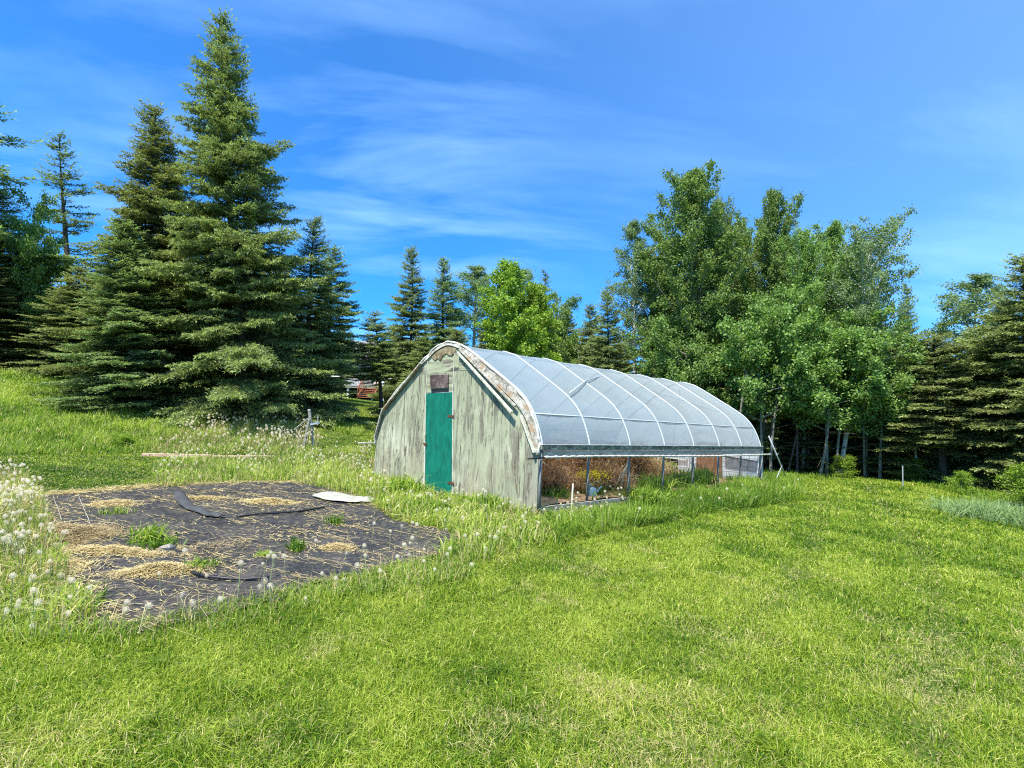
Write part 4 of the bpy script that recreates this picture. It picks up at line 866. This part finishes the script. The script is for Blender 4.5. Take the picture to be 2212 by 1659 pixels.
straw_pile(445, 1085, .45, .2, 700, .02, 'thin straw scatter behind the folded black strip', vr)
straw_pile(480, 1190, .5, .40, 350, .02, 'faint brownish straw scatter in the centre of the cloth', vr, tlo=0, thi=.6)
# loose straws all over
lo = TARP.min(0); hi = TARP.max(0); a = rng.uniform(lo[0], hi[0], 30000); b = rng.uniform(lo[1], hi[1], 30000); k = inpoly(a, b, TARP) & (rng.random(30000) < np.clip(fbm(a, b, .5, 17) * 1.5 - .66, .02, 1)); a, b = a[k], b[k]
v, f, t_ = straws(0, 0, 1, 1, len(a), 0, 0, .015, .08); i6 = np.repeat(np.arange(len(a)), 6)
c0 = v.reshape(-1, 6, 3).mean(1); v = v - np.repeat(c0, 6, 0) + np.repeat(np.stack([a, b, tarp_z(a, b) + .008], -1), 6, 0)
tag(link('loose_straw', mesh_arr('loose_straw', v, f, M['straw'], {'tint': t_})), 'loose straws scattered over the black cloth', None, None, 'stuff')
# straws caught along the wrinkles, in broken diagonal lines
wd_ = unit(rt * 1.0 - fw * .55); xs_ = []; ys_ = []
for _ in range(230):
    a0 = rng.uniform(lo, hi); n_ = int(rng.integers(5, 22)); t0 = np.linspace(0, rng.uniform(.15, .75), n_); xs_.append(a0[0] + wd_[0] * t0 + rng.normal(0, .012, n_)); ys_.append(a0[1] + wd_[1] * t0 + rng.normal(0, .012, n_))
xs_ = np.concatenate(xs_); ys_ = np.concatenate(ys_); k = inpoly(xs_, ys_, TARP); xs_, ys_ = xs_[k], ys_[k]; n = len(xs_)
dv_ = unit(np.stack([np.full(n, wd_[0]), np.full(n, wd_[1]), np.zeros(n)], -1) + rng.normal(0, .22, (n, 3)) * [[1, 1, .3]]); P_ = np.stack([xs_, ys_, tarp_z(xs_, ys_) + .008], -1); Lh_ = rng.uniform(.02, .07, n)[:, None]; sd_ = unit(np.cross(dv_, np.array([[0, 0, 1.]]))) * np.maximum(.0018, dist(xs_, ys_) * .00040)[:, None]
V = np.stack([P_ - dv_ * Lh_ - sd_, P_ - dv_ * Lh_ + sd_, P_ + dv_ * Lh_ + sd_, P_ + dv_ * Lh_ - sd_], 1).reshape(-1, 3); i_ = np.arange(n)[:, None] * 4; F = np.concatenate([i_ + [[0, 1, 2]], i_ + [[0, 2, 3]]])
tag(link('straw_in_wrinkles', mesh_arr('straw_in_wrinkles', V, F, M['straw'], {'tint': np.repeat(rng.uniform(.3, 1, n), 4)})), 'bits of straw caught in the wrinkles of the black cloth', None, None, 'stuff')
# straw along the back and left rim of the cloth
parts = []
for (p0, p1, n) in (((70, 1078), (390, 1050), 1800), ((380, 1052), (700, 1046), 1300), ((700, 1050), (900, 1135), 1200), ((100, 1120), (190, 1350), 1700)):
    A = ground_at(*p0); B_ = ground_at(*p1); v, f, t_ = straws(0, 0, 1, 1, n, 0, 0, .04, .16); c0 = v.reshape(-1, 6, 3).mean(1); u = rng.random(n); xx = A[0] + (B_[0] - A[0]) * u + rng.normal(0, .12, n); yy = A[1] + (B_[1] - A[1]) * u + rng.normal(0, .12, n)
    parts.append((v - np.repeat(c0, 6, 0) + np.repeat(np.stack([xx, yy, terr(xx, yy) + rng.uniform(.02, .08, n)], -1), 6, 0), f, t_))
v, f, t_ = cat(parts); tag(link('straw_litter', mesh_arr('straw_litter', v, f, M['straw'], {'tint': t_})), 'straw litter along the rim of the black cloth', None, None, 'stuff')
# folded strip, pipes, sheet, seam threads
def strip_obj(name, pts, wd, mt, label, catg, lift=.02, curl=.05):
    P = [ground_at(*p) for p in pts]; P = catmull([(p[0], p[1], 0) for p in P], 8); V = []; F = []; m_ = 6
    for i, p in enumerate(P):
        d = P[min(i + 1, len(P) - 1)] - P[max(i - 1, 0)]; d /= np.linalg.norm(d); s_ = np.array([-d[1], d[0], 0]); wv = wd * (1 - .55 * abs(i / (len(P) - 1) - .25) ** 1.0)
        for k in range(m_ + 1):
            u = k / m_; q_ = p + s_ * (u - .5) * wv; zz = tz(q_) + lift + curl * math.sin(u * math.pi) ** .8 * (.6 + .4 * math.sin(i * .7)); V.append((q_[0], q_[1], zz))
    for i in range(len(P) - 1):
        for k in range(m_): F.append((i * 7 + k, i * 7 + k + 1, (i + 1) * 7 + k + 1, (i + 1) * 7 + k))
    b = MB(); b.add(V, F); o = b.build(name, M[mt], None, smooth=True); so = o.modifiers.new('thick', 'SOLIDIFY'); so.thickness = .004; tag(o, label, catg); return o
M['fold'] = simple('grey_black_fabric', (.055, .055, .055), .65, .25, 6, 0, .3, .4)
strip_obj('folded_strip', [(384, 1072), (392, 1090), (412, 1108), (440, 1120), (478, 1130)], .17, 'fold', 'curved folded strip of black fabric on the middle of the cloth', 'fabric strip', .02, .045)
strip_obj('plastic_sheet', [(702, 1078), (740, 1087), (775, 1090), (806, 1092)], .55, 'whitepale', 'crumpled whitish plastic sheet at the far right edge of the black cloth', 'plastic sheet', .03, .05)
def ground_pipe(pts, r, name, label):
    P = [ground_at(*p) for p in pts]; P = catmull([(p[0], p[1], tz(p) + r + .012) for p in P], 6); b = MB(); b.tube(P, [r * (1 + .15 * math.sin(i)) for i in range(len(P))], 7); tag(b.build(name, M['black'], None, smooth=True), label, 'pipe')
ground_pipe([(412, 1257), (450, 1266), (520, 1270), (580, 1267)], .013, 'black_pipe', 'thin black pipe lying on the near part of the cloth beside the straw heap')
ground_pipe([(510, 1128), (570, 1122), (640, 1116), (700, 1107)], .014, 'black_pipe', 'thin black pipe lying across the far part of the cloth')
b = MB()
for pts in (((114, 1079), (124, 1110), (132, 1135)), ((168, 1078), (178, 1105), (198, 1150), (214, 1182))):
    P = [ground_at(*p) for p in pts]; b.tube([(p[0], p[1], tz(p) + .012) for p in catmull([(q_[0], q_[1], 0) for q_ in P], 5)], .004, 4)
tag(b.build('white_cord', M['whitepale'], None), 'two pale frayed cords lying across the left corner of the black cloth', 'cord')
P = ground_at(512, 1218); 
def stone(px, py, r, label):
    P = ground_at(px, py); b = MB(); n1_, n2_ = 7, 5; V = [(P[0], P[1], tz(P) + r * .75)]
    for j in range(1, n2_):
        for i in range(n1_): ph = math.pi * j / n2_; q_ = r * (1 + .22 * math.sin(i * 2.3 + j)) ; V.append((P[0] + q_ * math.sin(ph) * math.cos(i * 6.283 / n1_), P[1] + q_ * 1.3 * math.sin(ph) * math.sin(i * 6.283 / n1_), tz(P) + .1 * r + q_ * .7 * math.cos(ph)))
    F = [(0, 1 + i, 1 + (i + 1) % n1_) for i in range(n1_)] + [(1 + j * n1_ + i, 1 + (j + 1) * n1_ + i, 1 + (j + 1) * n1_ + (i + 1) % n1_, 1 + j * n1_ + (i + 1) % n1_) for j in range(n2_ - 2) for i in range(n1_)]
    b.add(V, F); tag(b.build('stone', M['stone'], None), label, 'stone')
stone(362, 1198, .055, 'small grey stone on the cloth just behind the bright straw heap')

# single weed plants
def weed_clump(name, px, py, n, h, r, w, label, tm=.5, mt='weed', inside=None, catg='weed', dr=0., lean=.9):
    P = ground_at(px, py) if inside is None else np.array(inside); a = P[0] + rng.normal(0, r * .4, n); b = P[1] + rng.normal(0, r * .4, n)
    zb = np.maximum(terr(a, b), P[2] if inside is not None else -9); 
    if inside is None: k = inpoly(a, b, TARP); zb = np.where(k, tarp_z(a, b), zb)
    v, f, t_, d_ = blades(a, b, rng.uniform(.45, 1, n) * h, rng.uniform(.6, 1.2, n) * w, np.clip(rng.normal(tm, .2, n), 0, 1), np.where(rng.random(n) < dr, 1, 0).astype(float), lean, .5, z=zb)
    o = link(name, mesh_arr(name, v, f, M[mt], {'tint': t_, 'dry': d_})); return tag(o, label, catg)
weed_clump('weed_plant', 318, 1180, 130, .26, .20, .016, 'leafy green weed clump growing through the yellow straw on the cloth', .6, dr=.1)
weed_clump('weed_plant', 345, 1192, 90, .13, .18, .022, 'low broad-leaved weed beside the tall clump on the cloth', .35)
weed_clump('weed_plant', 640, 1198, 60, .19, .12, .018, 'spiky green weed standing alone right of the middle of the cloth', .3)
weed_clump('weed_plant', 722, 1140, 60, .17, .14, .018, 'small dark weed near the far pipe on the cloth', .25)
weed_clump('weed_plant', 430, 1240, 90, .12, .18, .012, 'low green tuft at the right tip of the bright straw heap', .55)
weed_clump('weed_plant', 250, 1118, 90, .14, .22, .012, 'green shoots in the straw at the back left of the cloth', .6, dr=.2)
weed_clump('weed_plant', 570, 1210, 90, .08, .12, .010, 'tiny yellowish tuft in the centre of the cloth', .8)
weed_clump('weed_plant', 505, 1035, 420, .36, .45, .014, 'tall dark green grass clump behind the back rim of the cloth', .22)
weed_clump('weed_plant', 600, 1030, 300, .30, .35, .014, 'second dark grass clump right of the first behind the cloth', .22)
weed_clump('weed_plant', 985, 1095, 110, .30, .28, .045, 'broad-leaved bright weed in front of the teal door', .8)
weed_clump('weed_plant', 870, 1075, 240, .46, .35, .035, 'tall bright green weed at the left part of the front wall', .75, lean=.55)
weed_clump('weed_plant', 920, 1110, 160, .30, .4, .04, 'broad-leaved weed between the cloth and the door', .45)
weed_clump('weed_plant', 1050, 1105, 200, .38, .4, .03, 'tall weed before the right half of the front wall', .55, lean=.6)
weed_clump('weed_plant', 1300, 1112, 120, .22, .4, .022, 'leafy green clump at the second side post', .3)
weed_clump('weed_plant', 1385, 1092, 420, .50, .45, .022, 'tall leafy clump at the third side post', .5)
weed_clump('weed_plant', 1375, 1120, 320, .34, .4, .02, 'dark grass clump in front of the side base board', .2)
weed_clump('weed_plant', 1600, 1050, 260, .42, .5, .02, 'tall weeds in front of the white end wall', .45)
weed_clump('weed_plant', 130, 1330, 140, .20, .3, .01, 'dark green grass tuft at the near left corner of the cloth', .2)
weed_clump('broad_leaf_weed', 60, 1215, 60, .17, .2, .04, 'dark broad-leaved plant among the dandelions at the left edge', .2)
weed_clump('lawn_weed', 1125, 1512, 22, .07, .05, .022, 'flat light green weed leaf in the mown lawn in the foreground', .9, lean=1.4)
weed_clump('lawn_weed', 910, 1440, 26, .06, .08, .02, 'small dark weed in the foreground lawn left of the light leaf', .3, lean=1.4)
# silvery flattened clump at the right
P = ground_at(2110, 1128)
o = weed_clump('silver_grass_clump', 2150, 1125, 2200, .50, .85, .014, 'silvery green flopped grass clump near the right edge of the lawn', .55, 'silver', None, 'grass clump', 0, 1.1)

# ---------------------------------------------------------------- dandelion seed heads
def dandelion_meshes(k):
    rgl = np.random.default_rng(900 + k); hgt = [.22, .28, .17, .33][k]; bend = rgl.normal(0, .05, 2)
    pts = [(bend[0] * s ** 2, bend[1] * s ** 2, hgt * s) for s in np.linspace(0, 1, 6)]; b = MB(); b.tube(pts, [.0028] * 6, 4, cap=False)
    st_ = bpy.data.meshes.new('dandelion_stem'); st_.from_pydata(b.v, [], b.f); st_.materials.append(M['stem']); st_.update()
    top = np.array(pts[-1]); n = 84; i = np.arange(n) + .5; ph = np.arccos(1 - 2 * i / n); th = 3.1416 * (1 + 5 ** .5) * i; dr_ = np.stack([np.cos(th) * np.sin(ph), np.sin(th) * np.sin(ph), np.cos(ph)], -1)
    if k == 2: dr_ = dr_[dr_[:, 0] > -.35]
    n = len(dr_); rad = [.021, .019, .022, .018][k]; c = top + dr_ * rad; a, e = frame_perp(dr_); V = []; F = []
    for q_ in range(n):                                   # a little star of hairs at the end of every seed
        for w3 in range(3):
            an = w3 * 2.094 + q_; u3 = a[q_] * math.cos(an) + e[q_] * math.sin(an); v3 = a[q_] * -math.sin(an) + e[q_] * math.cos(an); o_ = len(V)
            V += [c[q_] - v3 * .0011 - u3 * .001, c[q_] + v3 * .0011 - u3 * .001, c[q_] + u3 * .0075 + dr_[q_] * .002]; F.append((o_, o_ + 1, o_ + 2))
        if q_ % 2 == 0: o_ = len(V); V += [top + a[q_] * .0010, top - a[q_] * .0010, c[q_]]; F.append((o_, o_ + 1, o_ + 2))
    hm = mesh_arr('dandelion_head', np.array(V), np.array(F), M['pappus'], {'tint': rgl.uniform(.3, 1, len(V))}); return st_, hm, top
DM = [dandelion_meshes(k) for k in range(4)]
spots = []
def dpoly(P, n, lab, g, cl=.45):
    a, b = fill_poly(P, n * 3); f = fbm(a, b, cl, 61); k = np.argsort(-f + rng.random(len(a)) * .5)[:n]
    for i in k: spots.append((a[i], b[i], lab, g))
dpoly(WL, 250, 'white dandelion seed head among the dense cluster at the left edge beside the black cloth', 'dandelions left of the black cloth')
dpoly(WF, 330, 'white dandelion seed head among the weeds between the black cloth and the front wall', 'dandelions before the greenhouse front')
dpoly(BED, 300, 'white dandelion seed head in the overgrown bed behind the plank', 'dandelions in the plank bed', .9)
dpoly(FRINGE, 34, 'white dandelion seed head at the near rim of the black cloth', 'dandelions at the near rim of the cloth')
dpoly(SIDE, 26, 'white dandelion seed head in the grass along the open side of the greenhouse', 'dandelions along the greenhouse side')
dpoly(wpoly([(330, 1005), (800, 985), (810, 1010), (640, 1040), (340, 1050)]), 60, 'white dandelion seed head in the darker grass behind the cloth', 'dandelions behind the cloth')
for px_, py_ in ((395, 1268), (430, 1300), (512, 1290), (552, 1275), (570, 1262), (590, 1240), (600, 1222), (612, 1262), (345, 1300), (270, 1372), (420, 1358), (390, 1330), (170, 1345), (880, 1180), (800, 1188), (840, 1205), (930, 1165), (962, 1170), (1045, 1215), (995, 1140), (1180, 1170), (1210, 1150), (450, 1380), (300, 1385), (740, 1225), (690, 1230), (905, 1190), (865, 1168)):
    P = ground_at(px_, py_); spots.append((P[0], P[1], 'white dandelion seed head at the near rim of the black cloth', 'dandelions at the near rim of the cloth'))
spots.sort(key=lambda s_: math.hypot(s_[0] - CAM[0], s_[1] - CAM[1]))
Vs = []; n0 = 0; Fs = []; Ts = []; Vh = []; Fh = []; nh = 0; Th = []
for i, (x, y, lab, g) in enumerate(spots):
    k = int(rng.integers(0, 4)); z = terr(x, y); sc = rng.uniform(.65, 1.1) * (1.5 if 'plank bed' in g else 1.1 if math.hypot(x - CAM[0], y - CAM[1]) > 9 else 1.0); az = rng.random() * 6.28
    if i < 290:
        o = bpy.data.objects.new('dandelion', DM[k][0]); COL.objects.link(o); o.location = (x, y, z); o.rotation_euler = (rng.normal(0, .12), rng.normal(0, .12), az); o.scale = (sc,) * 3
        c = bpy.data.objects.new('seed_head', DM[k][1]); COL.objects.link(c); c.parent = o; tag(o, lab, 'dandelion', g)
    else:
        for me, mode in ((DM[k][1], 0),):
            vv = np.empty(len(me.vertices) * 3, np.float32); me.vertices.foreach_get('co', vv); vv = vv.reshape(-1, 3) * sc; c_, s_ = math.cos(az), math.sin(az)
            vv = np.stack([vv[:, 0] * c_ - vv[:, 1] * s_ + x, vv[:, 0] * s_ + vv[:, 1] * c_ + y, vv[:, 2] + z], -1); ff = np.arange(len(vv)).reshape(-1, 3); Vh.append(vv); Fh.append(ff + nh); nh += len(vv); Th.append(rng.uniform(.4, 1, len(vv)))
if Vh: tag(link('distant_dandelions', mesh_arr('distant_dandelions', np.concatenate(Vh), np.concatenate(Fh), M['pappus'], {'tint': np.concatenate(Th)})), 'small white dandelion heads dotted through the farther weeds', None, None, 'stuff')

# ---------------------------------------------------------------- plank bed, post frame, stalks
A = ground_at(306, 988); B_ = ground_at(455, 991); C_ = ground_at(592, 991)
b = MB(); b.bar((A[0], A[1], A[2] + .05), (B_[0], B_[1], B_[2] + .05), .04, .11); tag(b.build('bed_plank', M['plank'], None, bevel=.004), 'left pinkish plank edging the dandelion bed', 'plank')
b = MB(); b.bar((B_[0], B_[1] + .03, B_[2] + .03), (C_[0], C_[1], C_[2] + .04), .04, .10); tag(b.build('bed_plank', M['plank'], None, bevel=.004), 'right plank edging the dandelion bed, half sunk in weeds', 'plank')
G = ground_at(668, 972); D = float((G - CAM) @ -RM[:, 2]); pfr = empty('post_frame', G); tag(pfr, 'grey wooden post frame with crossed legs standing before the tallest spruce', 'post frame')
def pp(px, py, dd=0.): return at(px, py, D + dd)
b = MB(); b.bar(pp(668, 884), pp(674, 932), .07, .07, fw.tolist() + [0]); b.build('post', M['greywood'], pfr, bevel=.006)
b = MB(); b.bar(pp(668, 905, -.05), pp(655, 972, -.1), .06, .05, fw.tolist() + [0]); b.build('leg', M['greywood'], pfr, bevel=.006)
b = MB(); b.bar(pp(672, 918, .03), pp(679, 978, .1), .06, .05, fw.tolist() + [0]); b.build('leg', M['greywood'], pfr, bevel=.006)
b = MB(); b.bar(pp(667, 903, -.03), pp(636, 928, .3), .035, .03); b.build('brace', M['greywood'], pfr)
b = MB(); b.bar(pp(670, 917, -.06), pp(690, 913, -.06), .03, .05); b.bar(pp(686, 914, -.08), pp(687, 896, -.08), .02, .02); b.build('bracket', M['galv'], pfr)
def stalk(px, py, h, label, nb=7):
    P = ground_at(px, py); b = MB(); q = P.copy(); b.tube([P, P + np.array([.02, 0, h * .5]), P + np.array([-.03, 0.02, h])], [.012, .008, .004], 5)
    for k in range(nb): s_ = P + np.array([0, 0, h * rng.uniform(.25, .9)]); d_ = unit(rng.normal(0, 1, 3) * np.array([1, 1, .3]) + np.array([0, 0, .8])); b.tube([s_, s_ + d_ * h * .35], [.007, .003], 4)
    tag(b.build('dead_stalk', M['twig'], None), label, 'dead stalk')
stalk(641, 985, .62, 'pale branching dead stalk left of the post frame among the dandelions')
stalk(612, 962, .50, 'pale dead stalk farthest left near the dandelion bed', 5)
stalk(620, 945, .30, 'short bleached stick bundle at the foot of the tallest spruce', 9)

# ---------------------------------------------------------------- inside the greenhouse
def dead_bush(name, c, r, h, n, label, tm=.35, mt='drybrush'):
    n = int(n * 1.7); N = n * 9; k = np.repeat(np.arange(n), 9); a = rng.random(n) * 6.283; rr = rng.random(n) * .3 * r; ln = rng.normal(0, .45, n); hh = h * rng.uniform(.5, 1.05, n)
    u = np.tile(np.linspace(.1, 1, 9), n); base = np.stack([c[0] + np.cos(a[k]) * (rr[k] + u * r * np.abs(ln[k])), c[1] + np.sin(a[k]) * (rr[k] + u * r * np.abs(ln[k])), c[2] + hh[k] * (u - .25 * u ** 2 * np.abs(ln[k]))], -1)
    d = unit(rng.normal(0, .8, (N, 3)) + np.array([[0, 0, .5]])); V, F, T = spikes(base, d, rng.uniform(.05, .20, N), rng.uniform(.006, .018, N), np.clip(rng.normal(tm, .22, N), 0, 1))
    o = link(name, mesh_arr(name, V, F, M[mt], {'tint': T, 'dry': np.zeros(len(V))})); return tag(o, label, 'dead bush' if mt == 'drybrush' else 'plant')
zi = lambda x, y: terr(x, y) + .12
for (x, y, r, h, n, lb, tm) in ((-1.5, .9, .55, .85, 420, 'dark brown dead bush nearest the front wall inside the greenhouse', .3), (-1.9, 2.1, .7, .95, 560, 'brown dead bush behind the second side post', .3), (-1.5, 3.3, .7, 1.0, 620, 'big dark dead bush in the middle of the greenhouse', .22),
                        (-1.2, 4.3, .6, .95, 520, 'dark reddish dead bush beside the third side post', .2), (-1.8, 5.3, .75, .85, 620, 'pale straw-coloured dead bush before the white end wall', .85), (-1.0, 5.0, .5, .55, 380, 'low pale dead growth beside the fourth side post', .9),
                        (-3.0, 1.5, .7, .9, 420, 'dull dead bush at the back left inside the greenhouse', .4), (-3.2, 4.2, .8, .9, 420, 'faded dead bush at the far left side inside the greenhouse', .5), (-.7, 1.9, .4, .35, 260, 'low brown dead plants by the side opening', .5), (-.75, 1.1, .5, .55, 300, 'rusty brown dead growth in the first side bay', .35), (-.8, 2.6, .5, .6, 300, 'rusty brown dead growth in the second side bay', .4), (-.6, 3.0, .35, .4, 240, 'dry upright stems by the third side post', .7)):
    dead_bush('dead_bush', (x, y, zi(x, y)), r, h, n, lb, tm)
weed_clump('green_plant', 0, 0, 170, .55, .45, .04, 'leafy green plant inside the greenhouse near the front wall', .5, inside=(-2.2, .5, zi(-2.2, .5)), catg='plant')
weed_clump('green_plant', 0, 0, 120, .35, .35, .03, 'green seedlings on the mulch by the first side bay', .45, inside=(-.55, .95, zi(-.5, 1)), catg='plant')
weed_clump('green_plant', 0, 0, 300, .55, .45, .028, 'dark green plant inside beside the fifth side post', .2, inside=(-.35, 5.1, zi(-.3, 5.1)), catg='plant')
weed_clump('green_plant', 0, 0, 260, .55, .4, .03, 'round dark green plant in front of the brown end door', .15, inside=(-.55, 6.2, zi(-.5, 6.2)), catg='plant')
weed_clump('green_plant', 0, 0, 220, .50, .4, .03, 'bright leafy plant inside between the third and fourth side posts', .6, inside=(-.3, 3.75, zi(-.3, 3.7)), catg='plant')
P0 = np.array([-.55, 2.05, zi(-.5, 2.2)]); fl = empty('yellow_flower_plant', P0); tag(fl, 'bushy plant with yellow flowers behind the side netting', 'flower')
n = 150; a = P0[0] + rng.normal(0, .13, n); b_ = P0[1] + rng.normal(0, .16, n); v, f, t_, d_ = blades(a, b_, rng.uniform(.15, .4, n), np.full(n, .018), np.clip(rng.normal(.3, .2, n), 0, 1), np.zeros(n), .5, .4, z=np.full(n, P0[2]))
link('leaves', mesh_arr('leaves', v, f, M['weed'], {'tint': t_, 'dry': d_}), fl)
n = 420; base = P0 + np.stack([rng.normal(0, .13, n), rng.normal(0, .19, n), .38 + rng.normal(0, .045, n)], -1); v, f, t_ = leaf_quads(base, unit(rng.normal(0, 1, (n, 3))), unit(rng.normal(0, .5, (n, 3)) + np.array([[0, 0, 1]])), np.full(n, .035), np.full(n, .03), rng.random(n))
link('yellow_blossoms', mesh_arr('yellow_blossoms', v, f, M['yellow'], {'tint': t_}), fl)
# watering can
P0 = np.array([-.30, 1.72, zi(-.3, 1.7) + .02]); wc = empty('watering_can', P0); tag(wc, 'small blue-grey plastic can tipped beside the yellow flowers', 'watering can')
b = MB(); b.tube([P0 + np.array([0, 0, 0]), P0 + np.array([0, 0, .02]), P0 + np.array([0, .01, .14]), P0 + np.array([0, .02, .17])], [.075, .085, .075, .06], 14); b.build('can_body', M['bluegrey'], wc, smooth=True)
b = MB(); b.tube([P0 + np.array([0.02, .06, .05]), P0 + np.array([0.03, .15, .13]), P0 + np.array([0.03, .23, .18])], [.02, .013, .016], 8); b.build('spout', M['bluegrey'], wc, smooth=True)
b = MB(); b.tube(catmull([P0 + np.array([0, -.07, .06]), P0 + np.array([0, -.14, .14]), P0 + np.array([0, -.08, .22]), P0 + np.array([0, .0, .19])], 5), .01, 6); b.build('handle', M['bluegrey'], wc, smooth=True)
def rod(name, a, b2, r, mt, label, catg):
    b = MB(); b.tube([a, (np.array(a) + np.array(b2)) / 2 + np.array([0, 0, .01]), b2], r, 6); tag(b.build(name, M[mt], None, smooth=True), label, catg)
rod('wooden_stake', (.14, .62, -.05), (.11, .68, .48), .013, 'lath', 'pale wooden stake leaning outside the base board near the front corner', 'stake')
rod('bamboo_pole', (-1.0, .9, .86), (-.55, 1.25, .45), .010, 'twig', 'pale pole slanting down inside the first side bay', 'pole')
rod('bamboo_pole', (-.35, 2.62, .2), (-.28, 2.78, .74), .012, 'twig', 'pale upright pole just inside the third side post', 'pole')
rod('bamboo_pole', (-.42, 2.50, .2), (-.22, 2.70, .72), .011, 'twig', 'pale pole crossing the upright one inside the third side post', 'pole')
b = MB(); b.box((-3.4, 2.6, .62), (.06, .42, .34)); b.box((-3.4, 2.6, .28), (.10, .46, .03)); tag(b.build('cabinet', M['purple'], None, bevel=.01), 'faded purple wooden box at the far side inside the greenhouse', 'box')

# ---------------------------------------------------------------- distant house
H0 = at(785, 905, 50); gz = terr(H0[0], H0[1]); hs_ = empty('house', (H0[0], H0[1], gz)); tag(hs_, 'white house with shade painted into its walls, white porch and red stairs half hidden by spruce boughs', 'house')
rt3 = np.array([rt[0], rt[1], 0]); fw3 = np.array([fw[0], fw[1], 0]); RB = np.array([rt3, fw3, [0, 0, 1]]).T
def hb(mb, r, f_, z, hr, hf, hz): mb.box(H0 * [1, 1, 0] + rt3 * r + fw3 * f_ + np.array([0, 0, gz + z]), (hr, hf, hz), RB)
b = MB(); hb(b, -1.5, 5, 2.6, 6.5, 3.4, 1.5); M['housewall'] = simple('shade_greyed_siding', (.22, .22, .21), .7, .1, 6); M['screen'] = simple('porch_screen', (.42, .41, .42), .7, .1, 6); b.build('wall', M['housewall'], hs_)  # white siding coloured grey, the house's shade is in the wall colour
b = MB(); c0 = H0 * [1, 1, 0] + np.array([0, 0, gz]); v = [c0 + rt3 * r + fw3 * f_ + np.array([0, 0, z]) for r in (-8.4, 5.4) for f_, z in ((1.0, 4.0), (5, 6.2), (9, 4.0), (9, 3.85), (5, 6.0), (1.0, 3.85))]
b.add(v, [(0, 1, 7, 6), (1, 2, 8, 7), (3, 4, 10, 9), (4, 5, 11, 10), (0, 6, 11, 5), (2, 3, 9, 8), (0, 5, 4, 1), (1, 4, 3, 2), (6, 7, 10, 11), (7, 8, 9, 10)]); b.build('roof', M['roofing'], hs_)
for r in (-6, -3.2, 2.8): 
    b = MB(); hb(b, r, 1.57, 2.8, .6, .02, .55); w = b.build('window', M['glass'], hs_); b = MB(); hb(b, r, 1.54, 3.4, .7, .02, .05); hb(b, r, 1.54, 2.2, .7, .02, .05); b.build('frame', M['whitewood'], w)
b = MB(); hb(b, .9, 1.56, 2.3, .5, .02, 1.05); b.build('house_door', M['whitewood'], hs_)
b = MB(); hb(b, -1, .4, 1.13, 6, 1.2, .08); b.build('deck', M['greywood'], hs_)
b = MB(); hb(b, -3.6, -.82, 1.55, 3.3, .03, .30); b.build('deck_screen', M['screen'], hs_)
b = MB(); hb(b, 3.6, -.82, 2.05, 1.9, .03, .04); 
for k in range(14): hb(b, 1.8 + k * .28, -.82, 1.6, .025, .025, .42)
b.build('railing', M['whitewood'], hs_)
for r in (-6.5, -4, -1.4, 1.8, 4.6): b = MB(); hb(b, r, -.6, .5, .09, .09, .56); b.build('deck_post', M['whitewood'], hs_)
sf = empty('stairs', (H0[0], H0[1], gz)); sf.parent = hs_; sf.matrix_parent_inverse = Matrix.Translation(hs_.location).inverted()
b = MB()
for k in range(6): hb(b, .75, -2.5 + k * .28, .15 + k * .17, .62, .14, .03)
b.build('tread', M['redwood'], sf)
for r in (.08, 1.42):
    b = MB(); p = c0 + rt3 * r; b.bar(p + fw3 * -2.7 + np.array([0, 0, .1]), p + fw3 * -.95 + np.array([0, 0, 1.1]), .06, .28); b.bar(p + fw3 * -2.7 + np.array([0, 0, 1.0]), p + fw3 * -.95 + np.array([0, 0, 2.05]), .07, .08)
    for q_ in (0, .33, .66, 1): b.bar(p + fw3 * (-2.7 + 1.75 * q_) + np.array([0, 0, .1 + q_]), p + fw3 * (-2.7 + 1.75 * q_) + np.array([0, 0, 1.0 + 1.05 * q_]), .06, .06, (1, 0, 0))
    b.build('stringer', M['redwood'], sf)
